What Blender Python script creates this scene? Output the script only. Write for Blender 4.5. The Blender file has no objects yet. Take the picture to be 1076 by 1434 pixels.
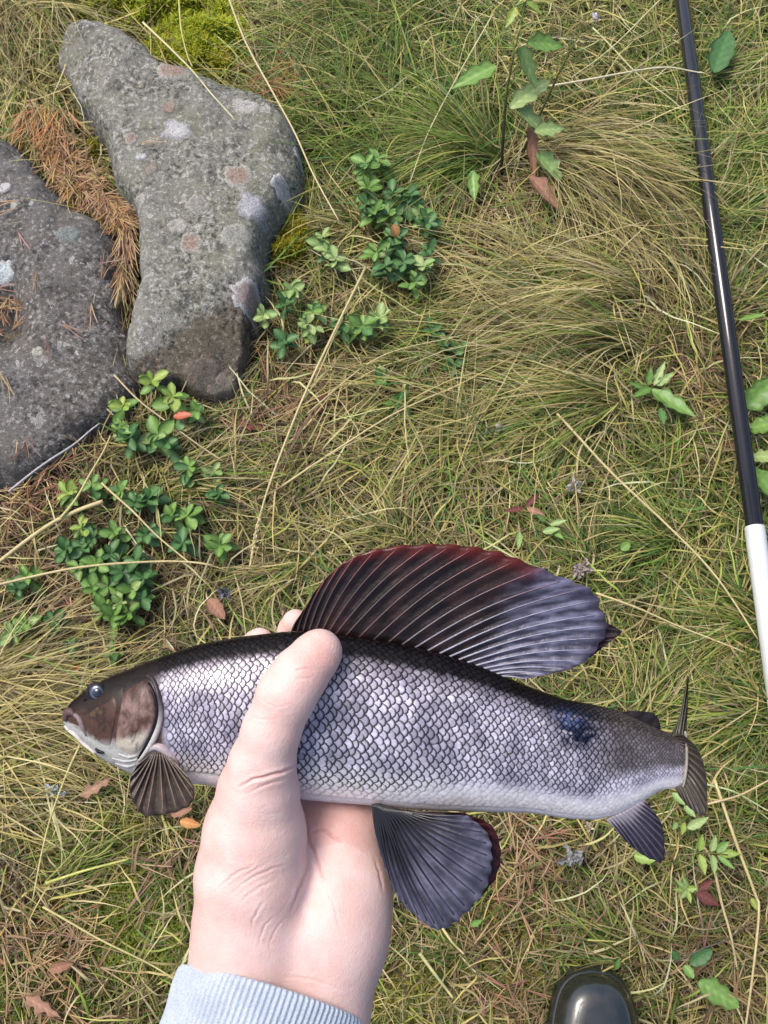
import bpy, math, random
import numpy as np
from mathutils import Vector, Matrix

R = math.radians
rng = np.random.default_rng(7)
random.seed(7)
scene = bpy.context.scene
col = scene.collection

# ------------------------------------------------------------------ camera
CAM_H, TILT, FPX = 1.20, R(20), 1300.0          # camera height, tilt from straight down, focal length in photo pixels
cam = bpy.data.cameras.new('camera')
cam.sensor_fit = 'VERTICAL'
cam.angle = 2 * math.atan(717 / FPX)
cam.clip_start = 0.02
cam.clip_end = 2000
cam_o = bpy.data.objects.new('camera', cam)
cam_o.location = (0, 0, CAM_H)
cam_o.rotation_euler = (TILT, 0, 0)
col.objects.link(cam_o)
scene.camera = cam_o

# ------------------------------------------------------------------ light
SUN_EL, SUN_AZ = R(62), R(-60)                  # azimuth from +Y towards +X
world = bpy.data.worlds.new('World')
scene.world = world
world.use_nodes = True
wn = world.node_tree
sky = wn.nodes.new('ShaderNodeTexSky')
sky.sky_type = 'NISHITA'
sky.sun_disc = False
sky.sun_elevation = SUN_EL
sky.sun_rotation = SUN_AZ
sky.air_density = 1.0
sky.dust_density = 4.0
sky.ozone_density = 0.6
bg = wn.nodes['Background']
bg.inputs['Strength'].default_value = 0.105
wn.links.new(sky.outputs[0], bg.inputs['Color'])
sun = bpy.data.lights.new('sun', 'SUN')
sun.energy = 1.5
sun.angle = R(24)
sun.color = (1.0, 0.95, 0.88)
sun_o = bpy.data.objects.new('sun', sun)
sdir = Vector((math.sin(SUN_AZ) * math.cos(SUN_EL), math.cos(SUN_AZ) * math.cos(SUN_EL), math.sin(SUN_EL)))
sun_o.rotation_euler = (-sdir).to_track_quat('-Z', 'Y').to_euler()
sun_o.location = sdir * 5
col.objects.link(sun_o)
vs = scene.view_settings
vs.view_transform = 'Standard'
vs.look = 'None'
vs.gamma = 1
vs.exposure = 1.0
vs.use_curve_mapping = False

# ------------------------------------------------------------------ helpers
CT, ST = math.cos(TILT), math.sin(TILT)


def G(px, py, z=0.0):
    """where the line of sight through a photo pixel meets the level z (arrays allowed)"""
    px = np.asarray(px, float); py = np.asarray(py, float)
    u = (px - 538) / FPX; v = (717 - py) / FPX
    dx = u; dy = v * CT + ST; dz = -CT + v * ST
    t = (z - CAM_H) / dz
    return np.stack([dx * t, dy * t, np.broadcast_to(np.asarray(z, float), np.shape(dx * t))], -1)


def gv(px, py, z=0.0):
    return Vector(G(px, py, z).tolist())


def to_px(P):
    P = np.asarray(P, float)
    x = P[..., 0]; y = P[..., 1]; z = P[..., 2] - CAM_H
    d = y * ST - z * CT
    up = y * CT + z * ST
    return 538 + FPX * x / d, 717 - FPX * up / d


def build(name, V, F, mat, parent=None, colr=None, smooth=True, uv=None):
    V = np.asarray(V, np.float32)
    me = bpy.data.meshes.new(name)
    if isinstance(F, np.ndarray):
        n, k = F.shape
        me.vertices.add(len(V)); me.vertices.foreach_set('co', V.ravel())
        me.loops.add(n * k); me.loops.foreach_set('vertex_index', F.astype(np.int32).ravel())
        me.polygons.add(n); me.polygons.foreach_set('loop_start', np.arange(0, n * k, k, dtype=np.int32))
        me.update(calc_edges=True)
        me.validate()
    else:
        me.from_pydata(V.tolist(), [], F)
        me.update()
    if smooth:
        me.polygons.foreach_set('use_smooth', np.ones(len(me.polygons), bool))
    if colr is not None:
        a = me.color_attributes.new('Col', 'FLOAT_COLOR', 'POINT')
        c = np.ones((len(V), 4), np.float32); c[:, :3] = colr
        a.data.foreach_set('color', c.ravel())
    if mat is not None:
        me.materials.append(mat)
    o = bpy.data.objects.new(name, me)
    col.objects.link(o)
    if parent is not None:
        o.parent = parent
    return o


def tag(o, label, cat=None, group=None, kind=None):
    if label: o['label'] = label
    if cat: o['category'] = cat
    if group: o['group'] = group
    if kind: o['kind'] = kind
    return o


def thing(name, label, cat, loc=(0, 0, 0), group=None):
    o = bpy.data.objects.new(name, None)
    o.empty_display_size = 0.02
    o.location = loc
    col.objects.link(o)
    return tag(o, label, cat, group)


def noise2(x, y, seed=0, octaves=4, f=1.0):
    """smooth value noise, about -1..1"""
    r = np.random.default_rng(seed)
    tab = r.uniform(-1, 1, (64, 64))
    out = np.zeros(np.broadcast(x, y).shape); amp = 1.0; tot = 0
    for o in range(octaves):
        X = np.asarray(x) * f + 17.3 * o; Y = np.asarray(y) * f + 9.1 * o
        xi = np.floor(X).astype(int); yi = np.floor(Y).astype(int)
        fx = X - xi; fy = Y - yi
        fx = fx * fx * (3 - 2 * fx); fy = fy * fy * (3 - 2 * fy)
        a = tab[xi % 64, yi % 64]; b = tab[(xi + 1) % 64, yi % 64]
        c = tab[xi % 64, (yi + 1) % 64]; d = tab[(xi + 1) % 64, (yi + 1) % 64]
        out = out + amp * ((a * (1 - fx) + b * fx) * (1 - fy) + (c * (1 - fx) + d * fx) * fy)
        tot += amp; amp *= 0.5; f *= 2.03
    return out / tot


def smooth01(x):
    x = np.clip(x, 0, 1)
    return x * x * (3 - 2 * x)


def grid_faces(nu, nv, wrap_v=False):
    i = np.arange(nu - 1)[:, None]; j = np.arange(nv if wrap_v else nv - 1)[None, :]
    j2 = (j + 1) % nv
    a = i * nv + j; b = i * nv + j2; c = (i + 1) * nv + j2; d = (i + 1) * nv + j
    return np.stack([a + 0 * b, b + 0 * a, c, d], -1).reshape(-1, 4)


def tube(path, radii, seg=8, cap=True, squash=None):
    P = np.asarray(path, float); n = len(P)
    T = np.gradient(P, axis=0); T /= np.linalg.norm(T, axis=1, keepdims=True) + 1e-12
    ref = np.array([0.0, 0, 1.0])
    if abs(T[:, 2]).mean() > 0.85: ref = np.array([1.0, 0, 0])
    A = np.cross(T, ref); A /= np.linalg.norm(A, axis=1, keepdims=True) + 1e-12
    B = np.cross(A, T)
    th = np.linspace(0, 2 * np.pi, seg, endpoint=False)
    rr = np.broadcast_to(np.asarray(radii, float), (n,))
    sq = 1.0 if squash is None else squash
    V = P[:, None, :] + rr[:, None, None] * (np.cos(th)[None, :, None] * A[:, None, :] + sq * np.sin(th)[None, :, None] * B[:, None, :])
    F = grid_faces(n, seg, True)
    V = V.reshape(-1, 3)
    if cap:
        c0 = len(V); V = np.vstack([V, P[0], P[-1]])
        F = [list(map(int, f)) for f in F]
        for k in range(seg):
            F.append([c0, (k + 1) % seg, k]); F.append([c0 + 1, (n - 1) * seg + k, (n - 1) * seg + (k + 1) % seg])
    return V, F


def spline(pts, n):
    """Catmull-Rom through points"""
    P = np.asarray(pts, float)
    P = np.vstack([2 * P[0] - P[1], P, 2 * P[-1] - P[-2]])
    m = len(P) - 3
    t = np.linspace(0, m, n); i = np.minimum(t.astype(int), m - 1); f = (t - i)[:, None]
    a, b, c, d = P[i], P[i + 1], P[i + 2], P[i + 3]
    return 0.5 * ((2 * b) + (c - a) * f + (2 * a - 5 * b + 4 * c - d) * f ** 2 + (3 * b - a - 3 * c + d) * f ** 3)


def in_poly(x, y, poly):
    inside = np.zeros(np.shape(x), bool)
    n = len(poly)
    for i in range(n):
        x1, y1 = poly[i][:2]; x2, y2 = poly[(i + 1) % n][:2]
        c = ((y1 > y) != (y2 > y))
        inside ^= c & (x < (x2 - x1) * (y - y1) / (y2 - y1 + 1e-12) + x1)
    return inside


def poly_dist(x, y, poly):
    d = np.full(np.shape(x), 1e9)
    n = len(poly)
    for i in range(n):
        x1, y1 = poly[i][:2]; x2, y2 = poly[(i + 1) % n][:2]
        ex, ey = x2 - x1, y2 - y1
        t = np.clip(((x - x1) * ex + (y - y1) * ey) / (ex * ex + ey * ey + 1e-12), 0, 1)
        d = np.minimum(d, np.hypot(x - x1 - t * ex, y - y1 - t * ey))
    return np.where(in_poly(x, y, poly), d, -d)


# ------------------------------------------------------------------ materials
def new_mat(name):
    m = bpy.data.materials.new(name)
    m.use_nodes = True
    nt = m.node_tree
    return m, nt, nt.nodes['Principled BSDF']


def N(nt, t, **kw):
    n = nt.nodes.new(t)
    for k, v in kw.items():
        if k.startswith('i_'):
            n.inputs[k[2:].replace('_', ' ')].default_value = v
        else:
            setattr(n, k, v)
    return n


def mix(nt, fac, a, b, mode='MIX'):
    n = nt.nodes.new('ShaderNodeMix'); n.data_type = 'RGBA'; n.blend_type = mode
    for sock, v in ((n.inputs[0], fac), (n.inputs[6], a), (n.inputs[7], b)):
        if isinstance(v, (int, float)): sock.default_value = v
        elif isinstance(v, tuple): sock.default_value = (*v[:3], 1)
        else: nt.links.new(v, sock)
    return n.outputs[2]


def ramp(nt, fac, stops):
    n = nt.nodes.new('ShaderNodeValToRGB')
    e = n.color_ramp.elements
    while len(e) < len(stops): e.new(0.5)
    for k, (p, c) in enumerate(stops):
        e[k].position = p
        e[k].color = (*c, 1) if isinstance(c, tuple) else (c, c, c, 1)
    nt.links.new(fac, n.inputs[0])
    return n.outputs[0]


def bump(nt, b, h, strength=0.3, dist=0.001, prev=None):
    n = nt.nodes.new('ShaderNodeBump')
    n.inputs['Strength'].default_value = strength
    n.inputs['Distance'].default_value = dist
    nt.links.new(h, n.inputs['Height'])
    if prev is not None: nt.links.new(prev, n.inputs['Normal'])
    if b is not None: nt.links.new(n.outputs[0], b.inputs['Normal'])
    return n.outputs[0]


def attr_mat(name, rough=0.6, spec=0.3, metallic=0.0, translucent=0.0, coat=0.0, var=0.0, coat_rough=0.1):
    m, nt, b = new_mat(name)
    a = N(nt, 'ShaderNodeAttribute', attribute_name='Col')
    c = a.outputs['Color']
    if var:
        tc = N(nt, 'ShaderNodeTexCoord')
        nz = N(nt, 'ShaderNodeTexNoise', i_Scale=400.0, i_Detail=3.0)
        nt.links.new(tc.outputs['Object'], nz.inputs['Vector'])
        c = mix(nt, var, c, ramp(nt, nz.outputs[0], [(0.3, 0.25), (0.7, 1.0)]), 'MULTIPLY')
    nt.links.new(c, b.inputs['Base Color'])
    b.inputs['Roughness'].default_value = rough
    b.inputs['Specular IOR Level'].default_value = spec
    b.inputs['Metallic'].default_value = metallic
    b.inputs['Coat Weight'].default_value = coat
    b.inputs['Coat Roughness'].default_value = coat_rough
    if translucent:
        tr = N(nt, 'ShaderNodeBsdfTranslucent')
        nt.links.new(c, tr.inputs['Color'])
        ms = N(nt, 'ShaderNodeMixShader')
        ms.inputs[0].default_value = translucent
        nt.links.new(b.outputs[0], ms.inputs[1]); nt.links.new(tr.outputs[0], ms.inputs[2])
        nt.links.new(ms.outputs[0], nt.nodes['Material Output'].inputs['Surface'])
    return m


def leaf_mat(name, c1, c2, rough=0.4, trans=0.25, spec=0.4):
    """leaf colour between c1 and c2, differing from leaf to leaf, with a pale midrib and blotches"""
    m, nt, b = new_mat(name)
    oi = N(nt, 'ShaderNodeObjectInfo')
    tc = N(nt, 'ShaderNodeTexCoord')
    nz = N(nt, 'ShaderNodeTexNoise', i_Scale=140.0, i_Detail=3.0)
    nt.links.new(tc.outputs['Object'], nz.inputs['Vector'])
    c = mix(nt, oi.outputs['Random'], c1, c2)
    c = mix(nt, ramp(nt, nz.outputs[0], [(0.35, 0.0), (0.75, 0.55)]), c, c2)
    a = N(nt, 'ShaderNodeAttribute', attribute_name='Col')
    c = mix(nt, 1.0, c, a.outputs['Color'], 'MULTIPLY')
    nt.links.new(c, b.inputs['Base Color'])
    b.inputs['Roughness'].default_value = rough
    b.inputs['Specular IOR Level'].default_value = spec
    bump(nt, b, nz.outputs[0], 0.25, 0.0006)
    tr = N(nt, 'ShaderNodeBsdfTranslucent')
    nt.links.new(c, tr.inputs['Color'])
    ms = N(nt, 'ShaderNodeMixShader'); ms.inputs[0].default_value = trans
    nt.links.new(b.outputs[0], ms.inputs[1]); nt.links.new(tr.outputs[0], ms.inputs[2])
    nt.links.new(ms.outputs[0], nt.nodes['Material Output'].inputs['Surface'])
    return m


def ground_mat():
    m, nt, b = new_mat('soil')
    tc = N(nt, 'ShaderNodeTexCoord')
    n1 = N(nt, 'ShaderNodeTexNoise', i_Scale=9.0, i_Detail=6.0)
    n2 = N(nt, 'ShaderNodeTexNoise', i_Scale=160.0, i_Detail=6.0)
    for n in (n1, n2): nt.links.new(tc.outputs['Object'], n.inputs['Vector'])
    c = ramp(nt, n1.outputs[0], [(0.3, (0.030, 0.019, 0.010)), (0.5, (0.042, 0.033, 0.013)), (0.7, (0.038, 0.045, 0.012))])
    c = mix(nt, ramp(nt, n2.outputs[0], [(0.45, 0.0), (0.75, 0.8)]), c, (0.12, 0.085, 0.045))
    nt.links.new(c, b.inputs['Base Color'])
    b.inputs['Roughness'].default_value = 0.95
    b.inputs['Specular IOR Level'].default_value = 0.1
    bump(nt, b, n2.outputs[0], 0.8, 0.01)
    return m


def rock_mat(name, base, dark, pale, green):
    m, nt, b = new_mat(name)
    tc = N(nt, 'ShaderNodeTexCoord')
    ns = []
    for s, d in ((7.0, 5.0), (34.0, 8.0), (150.0, 8.0), (520.0, 5.0)):
        n = N(nt, 'ShaderNodeTexNoise', i_Scale=s, i_Detail=d, i_Roughness=0.62)
        nt.links.new(tc.outputs['Object'], n.inputs['Vector']); ns.append(n.outputs[0])
    c = mix(nt, ramp(nt, ns[0], [(0.35, 0.0), (0.65, 1.0)]), base, green)
    c = mix(nt, ramp(nt, ns[1], [(0.34, 0.65), (0.48, 0.0)]), c, dark)
    big = N(nt, 'ShaderNodeTexNoise', i_Scale=13.0, i_Detail=5.0)
    nt.links.new(tc.outputs['Object'], big.inputs['Vector'])
    dens = ramp(nt, big.outputs[0], [(0.42, 0.15), (0.58, 1.0)])
    c = mix(nt, mix(nt, 1.0, ramp(nt, ns[2], [(0.41, 0.9), (0.47, 0.0)]), dens, 'MULTIPLY'), c, dark)
    c = mix(nt, ramp(nt, ns[2], [(0.56, 0.0), (0.61, 0.7)]), c, pale)
    c = mix(nt, ramp(nt, ns[3], [(0.38, 0.9), (0.45, 0.0)]), c, dark)
    # small pale crusts of lichen, dots and rings
    mp = N(nt, 'ShaderNodeMapping'); nt.links.new(tc.outputs['Object'], mp.inputs[0])
    mp.inputs['Scale'].default_value = (1, 1, 0.35)
    wn_ = N(nt, 'ShaderNodeTexNoise', i_Scale=60.0, i_Detail=3.0)
    nt.links.new(tc.outputs['Object'], wn_.inputs['Vector'])
    ad = N(nt, 'ShaderNodeMix', data_type='RGBA'); ad.blend_type = 'LINEAR_LIGHT'; ad.inputs[0].default_value = 0.02
    nt.links.new(mp.outputs[0], ad.inputs[6]); nt.links.new(wn_.outputs[1], ad.inputs[7])
    for sc, lim, colr in ((34.0, 0.20, pale), (75.0, 0.22, (0.44, 0.44, 0.42))):
        v = N(nt, 'ShaderNodeTexVoronoi', i_Scale=sc)
        nt.links.new(ad.outputs[2], v.inputs['Vector'])
        sep = N(nt, 'ShaderNodeSeparateColor'); nt.links.new(v.outputs['Color'], sep.inputs[0])
        sz = N(nt, 'ShaderNodeMath', operation='MULTIPLY'); nt.links.new(sep.outputs[0], sz.inputs[0]); sz.inputs[1].default_value = lim * 1.6
        sub = N(nt, 'ShaderNodeMath', operation='SUBTRACT'); nt.links.new(sz.outputs[0], sub.inputs[0]); nt.links.new(v.outputs['Distance'], sub.inputs[1])
        keep = ramp(nt, sep.outputs[1], [(0.62, 0.0), (0.64, 1.0)])
        f = mix(nt, 1.0, ramp(nt, sub.outputs[0], [(0.0, 0.0), (0.03, 0.8), (0.09, 0.35)]), keep, 'MULTIPLY')
        c = mix(nt, f, c, colr)
    a = N(nt, 'ShaderNodeAttribute', attribute_name='Col')
    c = mix(nt, 1.0, c, a.outputs['Color'], 'MULTIPLY')
    nt.links.new(c, b.inputs['Base Color'])
    b.inputs['Roughness'].default_value = 0.82
    b.inputs['Specular IOR Level'].default_value = 0.3
    p = bump(nt, None, ns[1], 0.7, 0.008)
    p = bump(nt, None, ns[2], 0.7, 0.004, p)
    bump(nt, b, ns[3], 0.5, 0.0012, p)
    return m


M = {}
M['soil'] = ground_mat()
M['blade'] = attr_mat('grass_blade', 0.55, 0.25, translucent=0.25)
M['needle'] = attr_mat('dry_needle', 0.6, 0.25)
M['moss'] = attr_mat('moss', 0.8, 0.1, translucent=0.25)
M['stalk'] = attr_mat('dry_stalk', 0.5, 0.3, var=0.35)
M['rockA'] = rock_mat('lichened_stone', (0.205, 0.20, 0.185), (0.04, 0.039, 0.037), (0.40, 0.395, 0.375), (0.185, 0.185, 0.14))
M['rockB'] = rock_mat('dark_stone', (0.135, 0.13, 0.127), (0.03, 0.028, 0.028), (0.31, 0.305, 0.30), (0.115, 0.103, 0.088))
M['leafG'] = leaf_mat('green_leaf', (0.115, 0.235, 0.05), (0.19, 0.33, 0.08))
M['leafD'] = leaf_mat('dark_leaf', (0.06, 0.155, 0.05), (0.105, 0.215, 0.07))
M['leafY'] = leaf_mat('yellow_green_leaf', (0.20, 0.34, 0.055), (0.33, 0.40, 0.10))
M['leafP'] = leaf_mat('pale_leaf', (0.20, 0.33, 0.10), (0.32, 0.42, 0.16))
M['leafR'] = leaf_mat('red_leaf', (0.40, 0.065, 0.03), (0.46, 0.14, 0.06))
M['leafB'] = leaf_mat('dead_leaf', (0.24, 0.12, 0.075), (0.34, 0.20, 0.14), 0.7, 0.1, 0.15)
M['leafO'] = leaf_mat('orange_leaf', (0.45, 0.17, 0.05), (0.5, 0.26, 0.10), 0.6, 0.1, 0.2)
M['leafM'] = leaf_mat('maroon_leaf', (0.09, 0.03, 0.03), (0.16, 0.055, 0.045), 0.6, 0.1, 0.2)
M['lichen'] = attr_mat('lichen_crust', 0.9, 0.1, var=0.8)

# ------------------------------------------------------------------ ground
def ground_z(x, y):
    near = np.exp(-(x * x + (y - 0.4) ** 2) / 4.0)
    return (0.010 * noise2(x + 3, y + 3, 11, 3, 4.0) - 0.006) * near


xs = np.concatenate([[-60, -20, -6, -2.5], np.linspace(-1.2, 1.2, 61), [2.5, 6, 20, 60]])
ys = np.concatenate([[-60, -20, -6, -2.5], np.linspace(-1.2, 2.0, 81), [3.5, 7, 20, 60]])
X, Y = np.meshgrid(xs, ys, indexing='ij')
gnd = build('ground', np.stack([X, Y, ground_z(X, Y)], -1).reshape(-1, 3), grid_faces(len(xs), len(ys))[:, ::-1], M['soil'])
gnd['kind'] = 'structure'

# ------------------------------------------------------------------ boulders
PA = [(100, 35), (130, 38), (180, 52), (215, 75), (238, 98), (275, 108), (320, 125), (370, 145), (402, 165), (420, 190),
      (429, 230), (425, 270), (405, 292), (388, 312), (374, 350), (373, 395), (362, 425), (352, 465), (345, 492), (326, 545),
      (300, 555), (268, 548), (250, 535), (225, 545), (195, 535), (166, 505), (170, 470), (180, 440), (190, 400), (192, 335), (186, 292), (162, 265),
      (152, 240), (147, 205), (128, 180), (112, 150), (95, 110), (76, 85), (74, 62)]
PB = [(-20, 172), (20, 192), (60, 240), (108, 288), (148, 308), (166, 340), (170, 400), (172, 440), (182, 478), (184, 505), (196, 535),
      (168, 574), (115, 604), (82, 640), (42, 664), (0, 686), (-60, 690), (-160, 620), (-210, 480), (-190, 270), (-90, 170)]
polyA = G([p[0] for p in PA], [p[1] for p in PA], 0.045)[:, :2]
polyB = G([p[0] for p in PB], [p[1] for p in PB], 0.035)[:, :2]
polyB_crack = [tuple(p) for p in polyB]


def facet(x, y, pa, pb, z0, slope, zt=0.05):
    """a plane that is z0 high along the line pa-pb and falls away to its right-hand side"""
    a = G(*pa, zt)[:2]; b = G(*pb, zt)[:2]
    d = (b - a) / np.linalg.norm(b - a); n = np.array([d[1], -d[0]])
    s = (x - a[0]) * n[0] + (y - a[1]) * n[1]
    return z0 - slope * s


def smin(a, b, k):
    h = np.clip(0.5 + 0.5 * (b - a) / k, 0, 1)
    return b * (1 - h) + a * h - k * h * (1 - h)


def rock_height(x, y, which):
    if which == 'A':
        sd = poly_dist(x, y, polyA)
        sd = sd + 0.009 * noise2(x, y, 21, 4, 26.0)
        h = 0.085 * (1 - np.exp(-np.maximum(sd, 0) / 0.0075)) + np.minimum(sd, 0) * 3.0
        h = h + 0.012 * noise2(x, y, 5, 3, 5.0) * smooth01(sd / 0.05)
        f = facet(x, y, (205, 482), (372, 385), 0.084, 0.45)     # the brown lower face
        h = smin(h, f, 0.012)
        f = facet(x, y, (300, 160), (425, 200), 0.09, -0.0)
        f2 = facet(x, y, (395, 300), (408, 160), 0.082, 0.9)
        h = smin(h, f2, 0.012)
        f3 = facet(x, y, (130, 60), (150, 190), 0.080, 0.7)       # the worn left shoulder
        h = smin(h, f3, 0.012)
        h = h - 0.010 * np.exp(-((facet(x, y, (140, 90), (230, 165), 0, 1)) / 0.008) ** 2) * smooth01(sd / 0.03) * 0.5
    else:
        sd = poly_dist(x, y, polyB)
        sd = sd + 0.009 * noise2(x, y, 22, 4, 26.0)
        h = 0.055 * (1 - np.exp(-np.maximum(sd, 0) / 0.012)) + np.minimum(sd, 0) * 2.5
        h = h + 0.014 * noise2(x, y, 8, 3, 6.0) * smooth01(sd / 0.05)
        q = to_px(np.stack([x, y, 0 * x + 0.05], -1))
        h = h - 0.05 * np.exp(-(((q[0] - 0) / 34) ** 2 + ((q[1] - 440) / 48) ** 2))     # the hollow
    st_ = noise2(x + .4 * y, y, 35, 3, 14.0)
    h = h + 0.006 * (np.round(st_ * 3) / 3) * smooth01(sd / .02) * (1 if which == 'A' else .8)      # flaked steps
    h = h + (0.0035 * noise2(x, y, 31, 4, 40.0) + 0.0012 * noise2(x, y, 32, 3, 190.0)) * smooth01(sd / 0.01)
    return h, sd


def make_boulder(which, poly, mat, label):
    lo = poly.min(0) - 0.03; hi = poly.max(0) + 0.03
    step = 0.0035
    xs = np.arange(lo[0], hi[0], step); ys = np.arange(lo[1], hi[1], step)
    X, Y = np.meshgrid(xs, ys, indexing='ij')
    H, sd = rock_height(X, Y, which)
    H = np.maximum(H, -0.05)
    keep = sd > -0.022
    F = grid_faces(len(xs), len(ys))[:, ::-1]
    kf = keep.ravel()[F].all(1)
    F = F[kf]
    used = np.zeros(X.size, bool); used[F.ravel()] = True
    idx = -np.ones(X.size, int); idx[used] = np.arange(used.sum())
    V = np.stack([X, Y, H], -1).reshape(-1, 3)[used]
    C = np.ones((len(V), 3))
    if which == 'A':                                     # brown, darker tint of the low face
        qx, qy = to_px(V)
        w = smooth01((facet(V[:, 0], V[:, 1], (215, 490), (370, 400), 0, -1) + 0.012 * noise2(V[:, 0], V[:, 1], 3, 3, 30)) / 0.02)
        C = C * (1 - w[:, None]) + w[:, None] * np.array([0.62, 0.53, 0.46])
    o = build('boulder', V, idx[F], mat, colr=C)
    tag(o, label, 'boulder')
    return o


bA = make_boulder('A', polyA, M['rockA'], 'grey stone slab with round pink lichen patches and a brown lower face')
bB = make_boulder('B', polyB, M['rockB'], 'dark grey stone beyond the needle-filled crack, scattered with dry needles')


def lichen(which, parent, px, py, r, colr, rim, ecc=1.0, ang=0.0, ragged=0.22, seed=0):
    """thin crust that follows the stone"""
    c = G(px, py, 0.085 if which == 'A' else 0.055)
    rm = r / 830.0
    nr, na = 5, 34
    rr = np.linspace(0, 1, nr + 1)[1:]
    th = np.linspace(0, 2 * np.pi, na, endpoint=False)
    rad = 1 + ragged * noise2(np.cos(th) * 2 + seed, np.sin(th) * 2 + seed * 1.7, 40 + seed, 3, 1.5)
    pts = [(c[0], c[1], 0.0)]
    for q in rr:
        for t, k in zip(th, rad):
            lx = q * k * rm * math.cos(t) * ecc; ly = q * k * rm * math.sin(t)
            pts.append((c[0] + lx * math.cos(ang) - ly * math.sin(ang), c[1] + lx * math.sin(ang) + ly * math.cos(ang), q))
    P = np.array(pts)
    H, _ = rock_height(P[:, 0], P[:, 1], which)
    lift = np.where(P[:, 2] > 0.95, -0.0015, np.where(P[:, 2] > 0.7, 0.0022, 0.0016))
    V = np.stack([P[:, 0], P[:, 1], H + lift], -1)
    F = []
    for k in range(na): F.append([0, 1 + k, 1 + (k + 1) % na])
    for q in range(nr - 1):
        for k in range(na):
            a = 1 + q * na + k; b_ = 1 + q * na + (k + 1) % na
            F.append([a, a + na, b_ + na, b_])
    w = smooth01((P[:, 2] - 0.55) / 0.25)[:, None]
    C = np.array(colr) * (1 - w) + np.array(rim) * w
    build('lichen_patch', V, F, M['lichen'], parent, C)


PINK, GREYP, WHITE = (0.33, 0.25, 0.21), (0.37, 0.36, 0.32), (0.46, 0.46, 0.46)
for i, a in enumerate([(333, 248, 19, PINK, GREYP), (267, 338, 16, PINK, GREYP, 0.95), (249, 316, 11, GREYP, GREYP, 1.2), (184, 195, 9, PINK, GREYP),
                       (394, 255, 14, WHITE, (0.5, 0.49, 0.5), 0.85, 0.5, 0.3), (410, 265, 16, (0.26, 0.17, 0.13), GREYP, 0.7, 0, 0.3), (248, 183, 20, WHITE, (0.35, 0.35, 0.36), 1.0, 0.3, 0.4),
                       (193, 276, 9, GREYP, WHITE), (198, 219, 6, WHITE, WHITE, 1.3), (243, 100, 15, PINK, GREYP, 1.6, -0.3, 0.3),
                       (345, 405, 24, (0.36, 0.29, 0.27), WHITE, 0.8, 0.2, 0.45), (276, 502, 16, (0.15, 0.125, 0.105), (0.19, 0.16, 0.135), 1.4, 0.6, 0.5),
                       (306, 518, 15, (0.18, 0.155, 0.13), (0.21, 0.18, 0.155), 1.6, 0.7, 0.6), (354, 290, 22, (0.42, 0.42, 0.44), (0.30, 0.30, 0.31), 0.9, 0.2, 0.5),
                       (236, 150, 10, PINK, (0.25, 0.23, 0.2)), (420, 200, 14, WHITE, GREYP, 0.6, 0.4, 0.3), (196, 355, 11, (0.27, 0.27, 0.25), GREYP), (275, 285, 12, (0.28, 0.27, 0.24), GREYP, 1.2, 0, 0.3),
                       (343, 150, 13, (0.42, 0.41, 0.39), GREYP, 1.5, -0.4, 0.4), (330, 330, 17, (0.30, 0.30, 0.27), GREYP, 1.2, 0.4, 0.3), (210, 235, 11, (0.27, 0.24, 0.2), (0.25, 0.23, 0.2))]):
    lichen('A', bA, *a, **{'seed': i})
for i, a in enumerate([(5, 378, 13, (0.5, 0.56, 0.58), WHITE, 1.0, 0.3, 0.4), (8, 265, 8, WHITE, WHITE, 1.2), (96, 330, 13, (0.20, 0.22, 0.22), (0.22, 0.24, 0.23), 1.2, 0, 0.3), (55, 495, 8, GREYP, GREYP)]):
    lichen('B', bB, *a, **{'seed': 50 + i})

# ------------------------------------------------------------------ blades
def ribbons(base, head, length, elev, droop, yaw, width, colr, zmin, S=5, tipc=None, wprof='blade', wob=0.0):
    """curved tapering ribbons; every argument is an array over ribbons"""
    n = len(base)
    t = np.linspace(0, 1, S + 1)[None, :]
    el = elev[:, None] - droop[:, None] * t
    el = np.clip(el, -0.9, 1.5)
    hd = head[:, None] + yaw[:, None] * t
    if wob: hd = hd + wob * rng.normal(0, 1, hd.shape)
    d = np.stack([np.cos(el) * np.cos(hd), np.cos(el) * np.sin(hd), np.sin(el)], -1)
    st = length[:, None, None] / S
    P = np.concatenate([base[:, None, :], base[:, None, :] + np.cumsum(d[:, :-1] * st, 1)], 1)
    zm = ground_z(P[..., 0], P[..., 1]) + zmin[:, None] * np.minimum(1, t * 4 + 0.1)
    P[..., 2] = np.maximum(P[..., 2], zm)
    tw = rng.uniform(-0.6, 0.6, n)[:, None]
    side = np.stack([-np.sin(hd) * np.cos(tw), np.cos(hd) * np.cos(tw), np.sin(tw) + 0 * hd], -1)
    if wprof == 'blade': w = (0.55 + 0.45 * np.minimum(1, t * 3)) * (1 - 0.93 * t ** 2.2)
    else: w = 1 - 0.6 * t ** 3
    w = width[:, None] * w * 0.5
    V = np.stack([P - side * w[..., None], P + side * w[..., None]], 2)        # n,S+1,2,3
    C = np.repeat(np.repeat(colr[:, None, None, :], S + 1, 1), 2, 2).copy()
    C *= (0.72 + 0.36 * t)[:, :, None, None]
    if tipc is not None:
        k = np.clip((t - 0.6) / 0.4, 0, 1)[:, :, None, None] * tipc[1]
        C = C * (1 - k) + np.array(tipc[0]) * k
    b = (np.arange(n) * (S + 1) * 2)[:, None] + (np.arange(S) * 2)[None, :]
    F = np.stack([b, b + 1, b + 3, b + 2], -1).reshape(-1, 4)
    return V.reshape(-1, 3), F, C.reshape(-1, 3)


def join(parts):
    Vs, Fs, Cs, o = [], [], [], 0
    for V, F, C in parts:
        Vs.append(V); Fs.append(F + o); Cs.append(C); o += len(V)
    return np.vstack(Vs), np.vstack(Fs), np.vstack(Cs)


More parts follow.
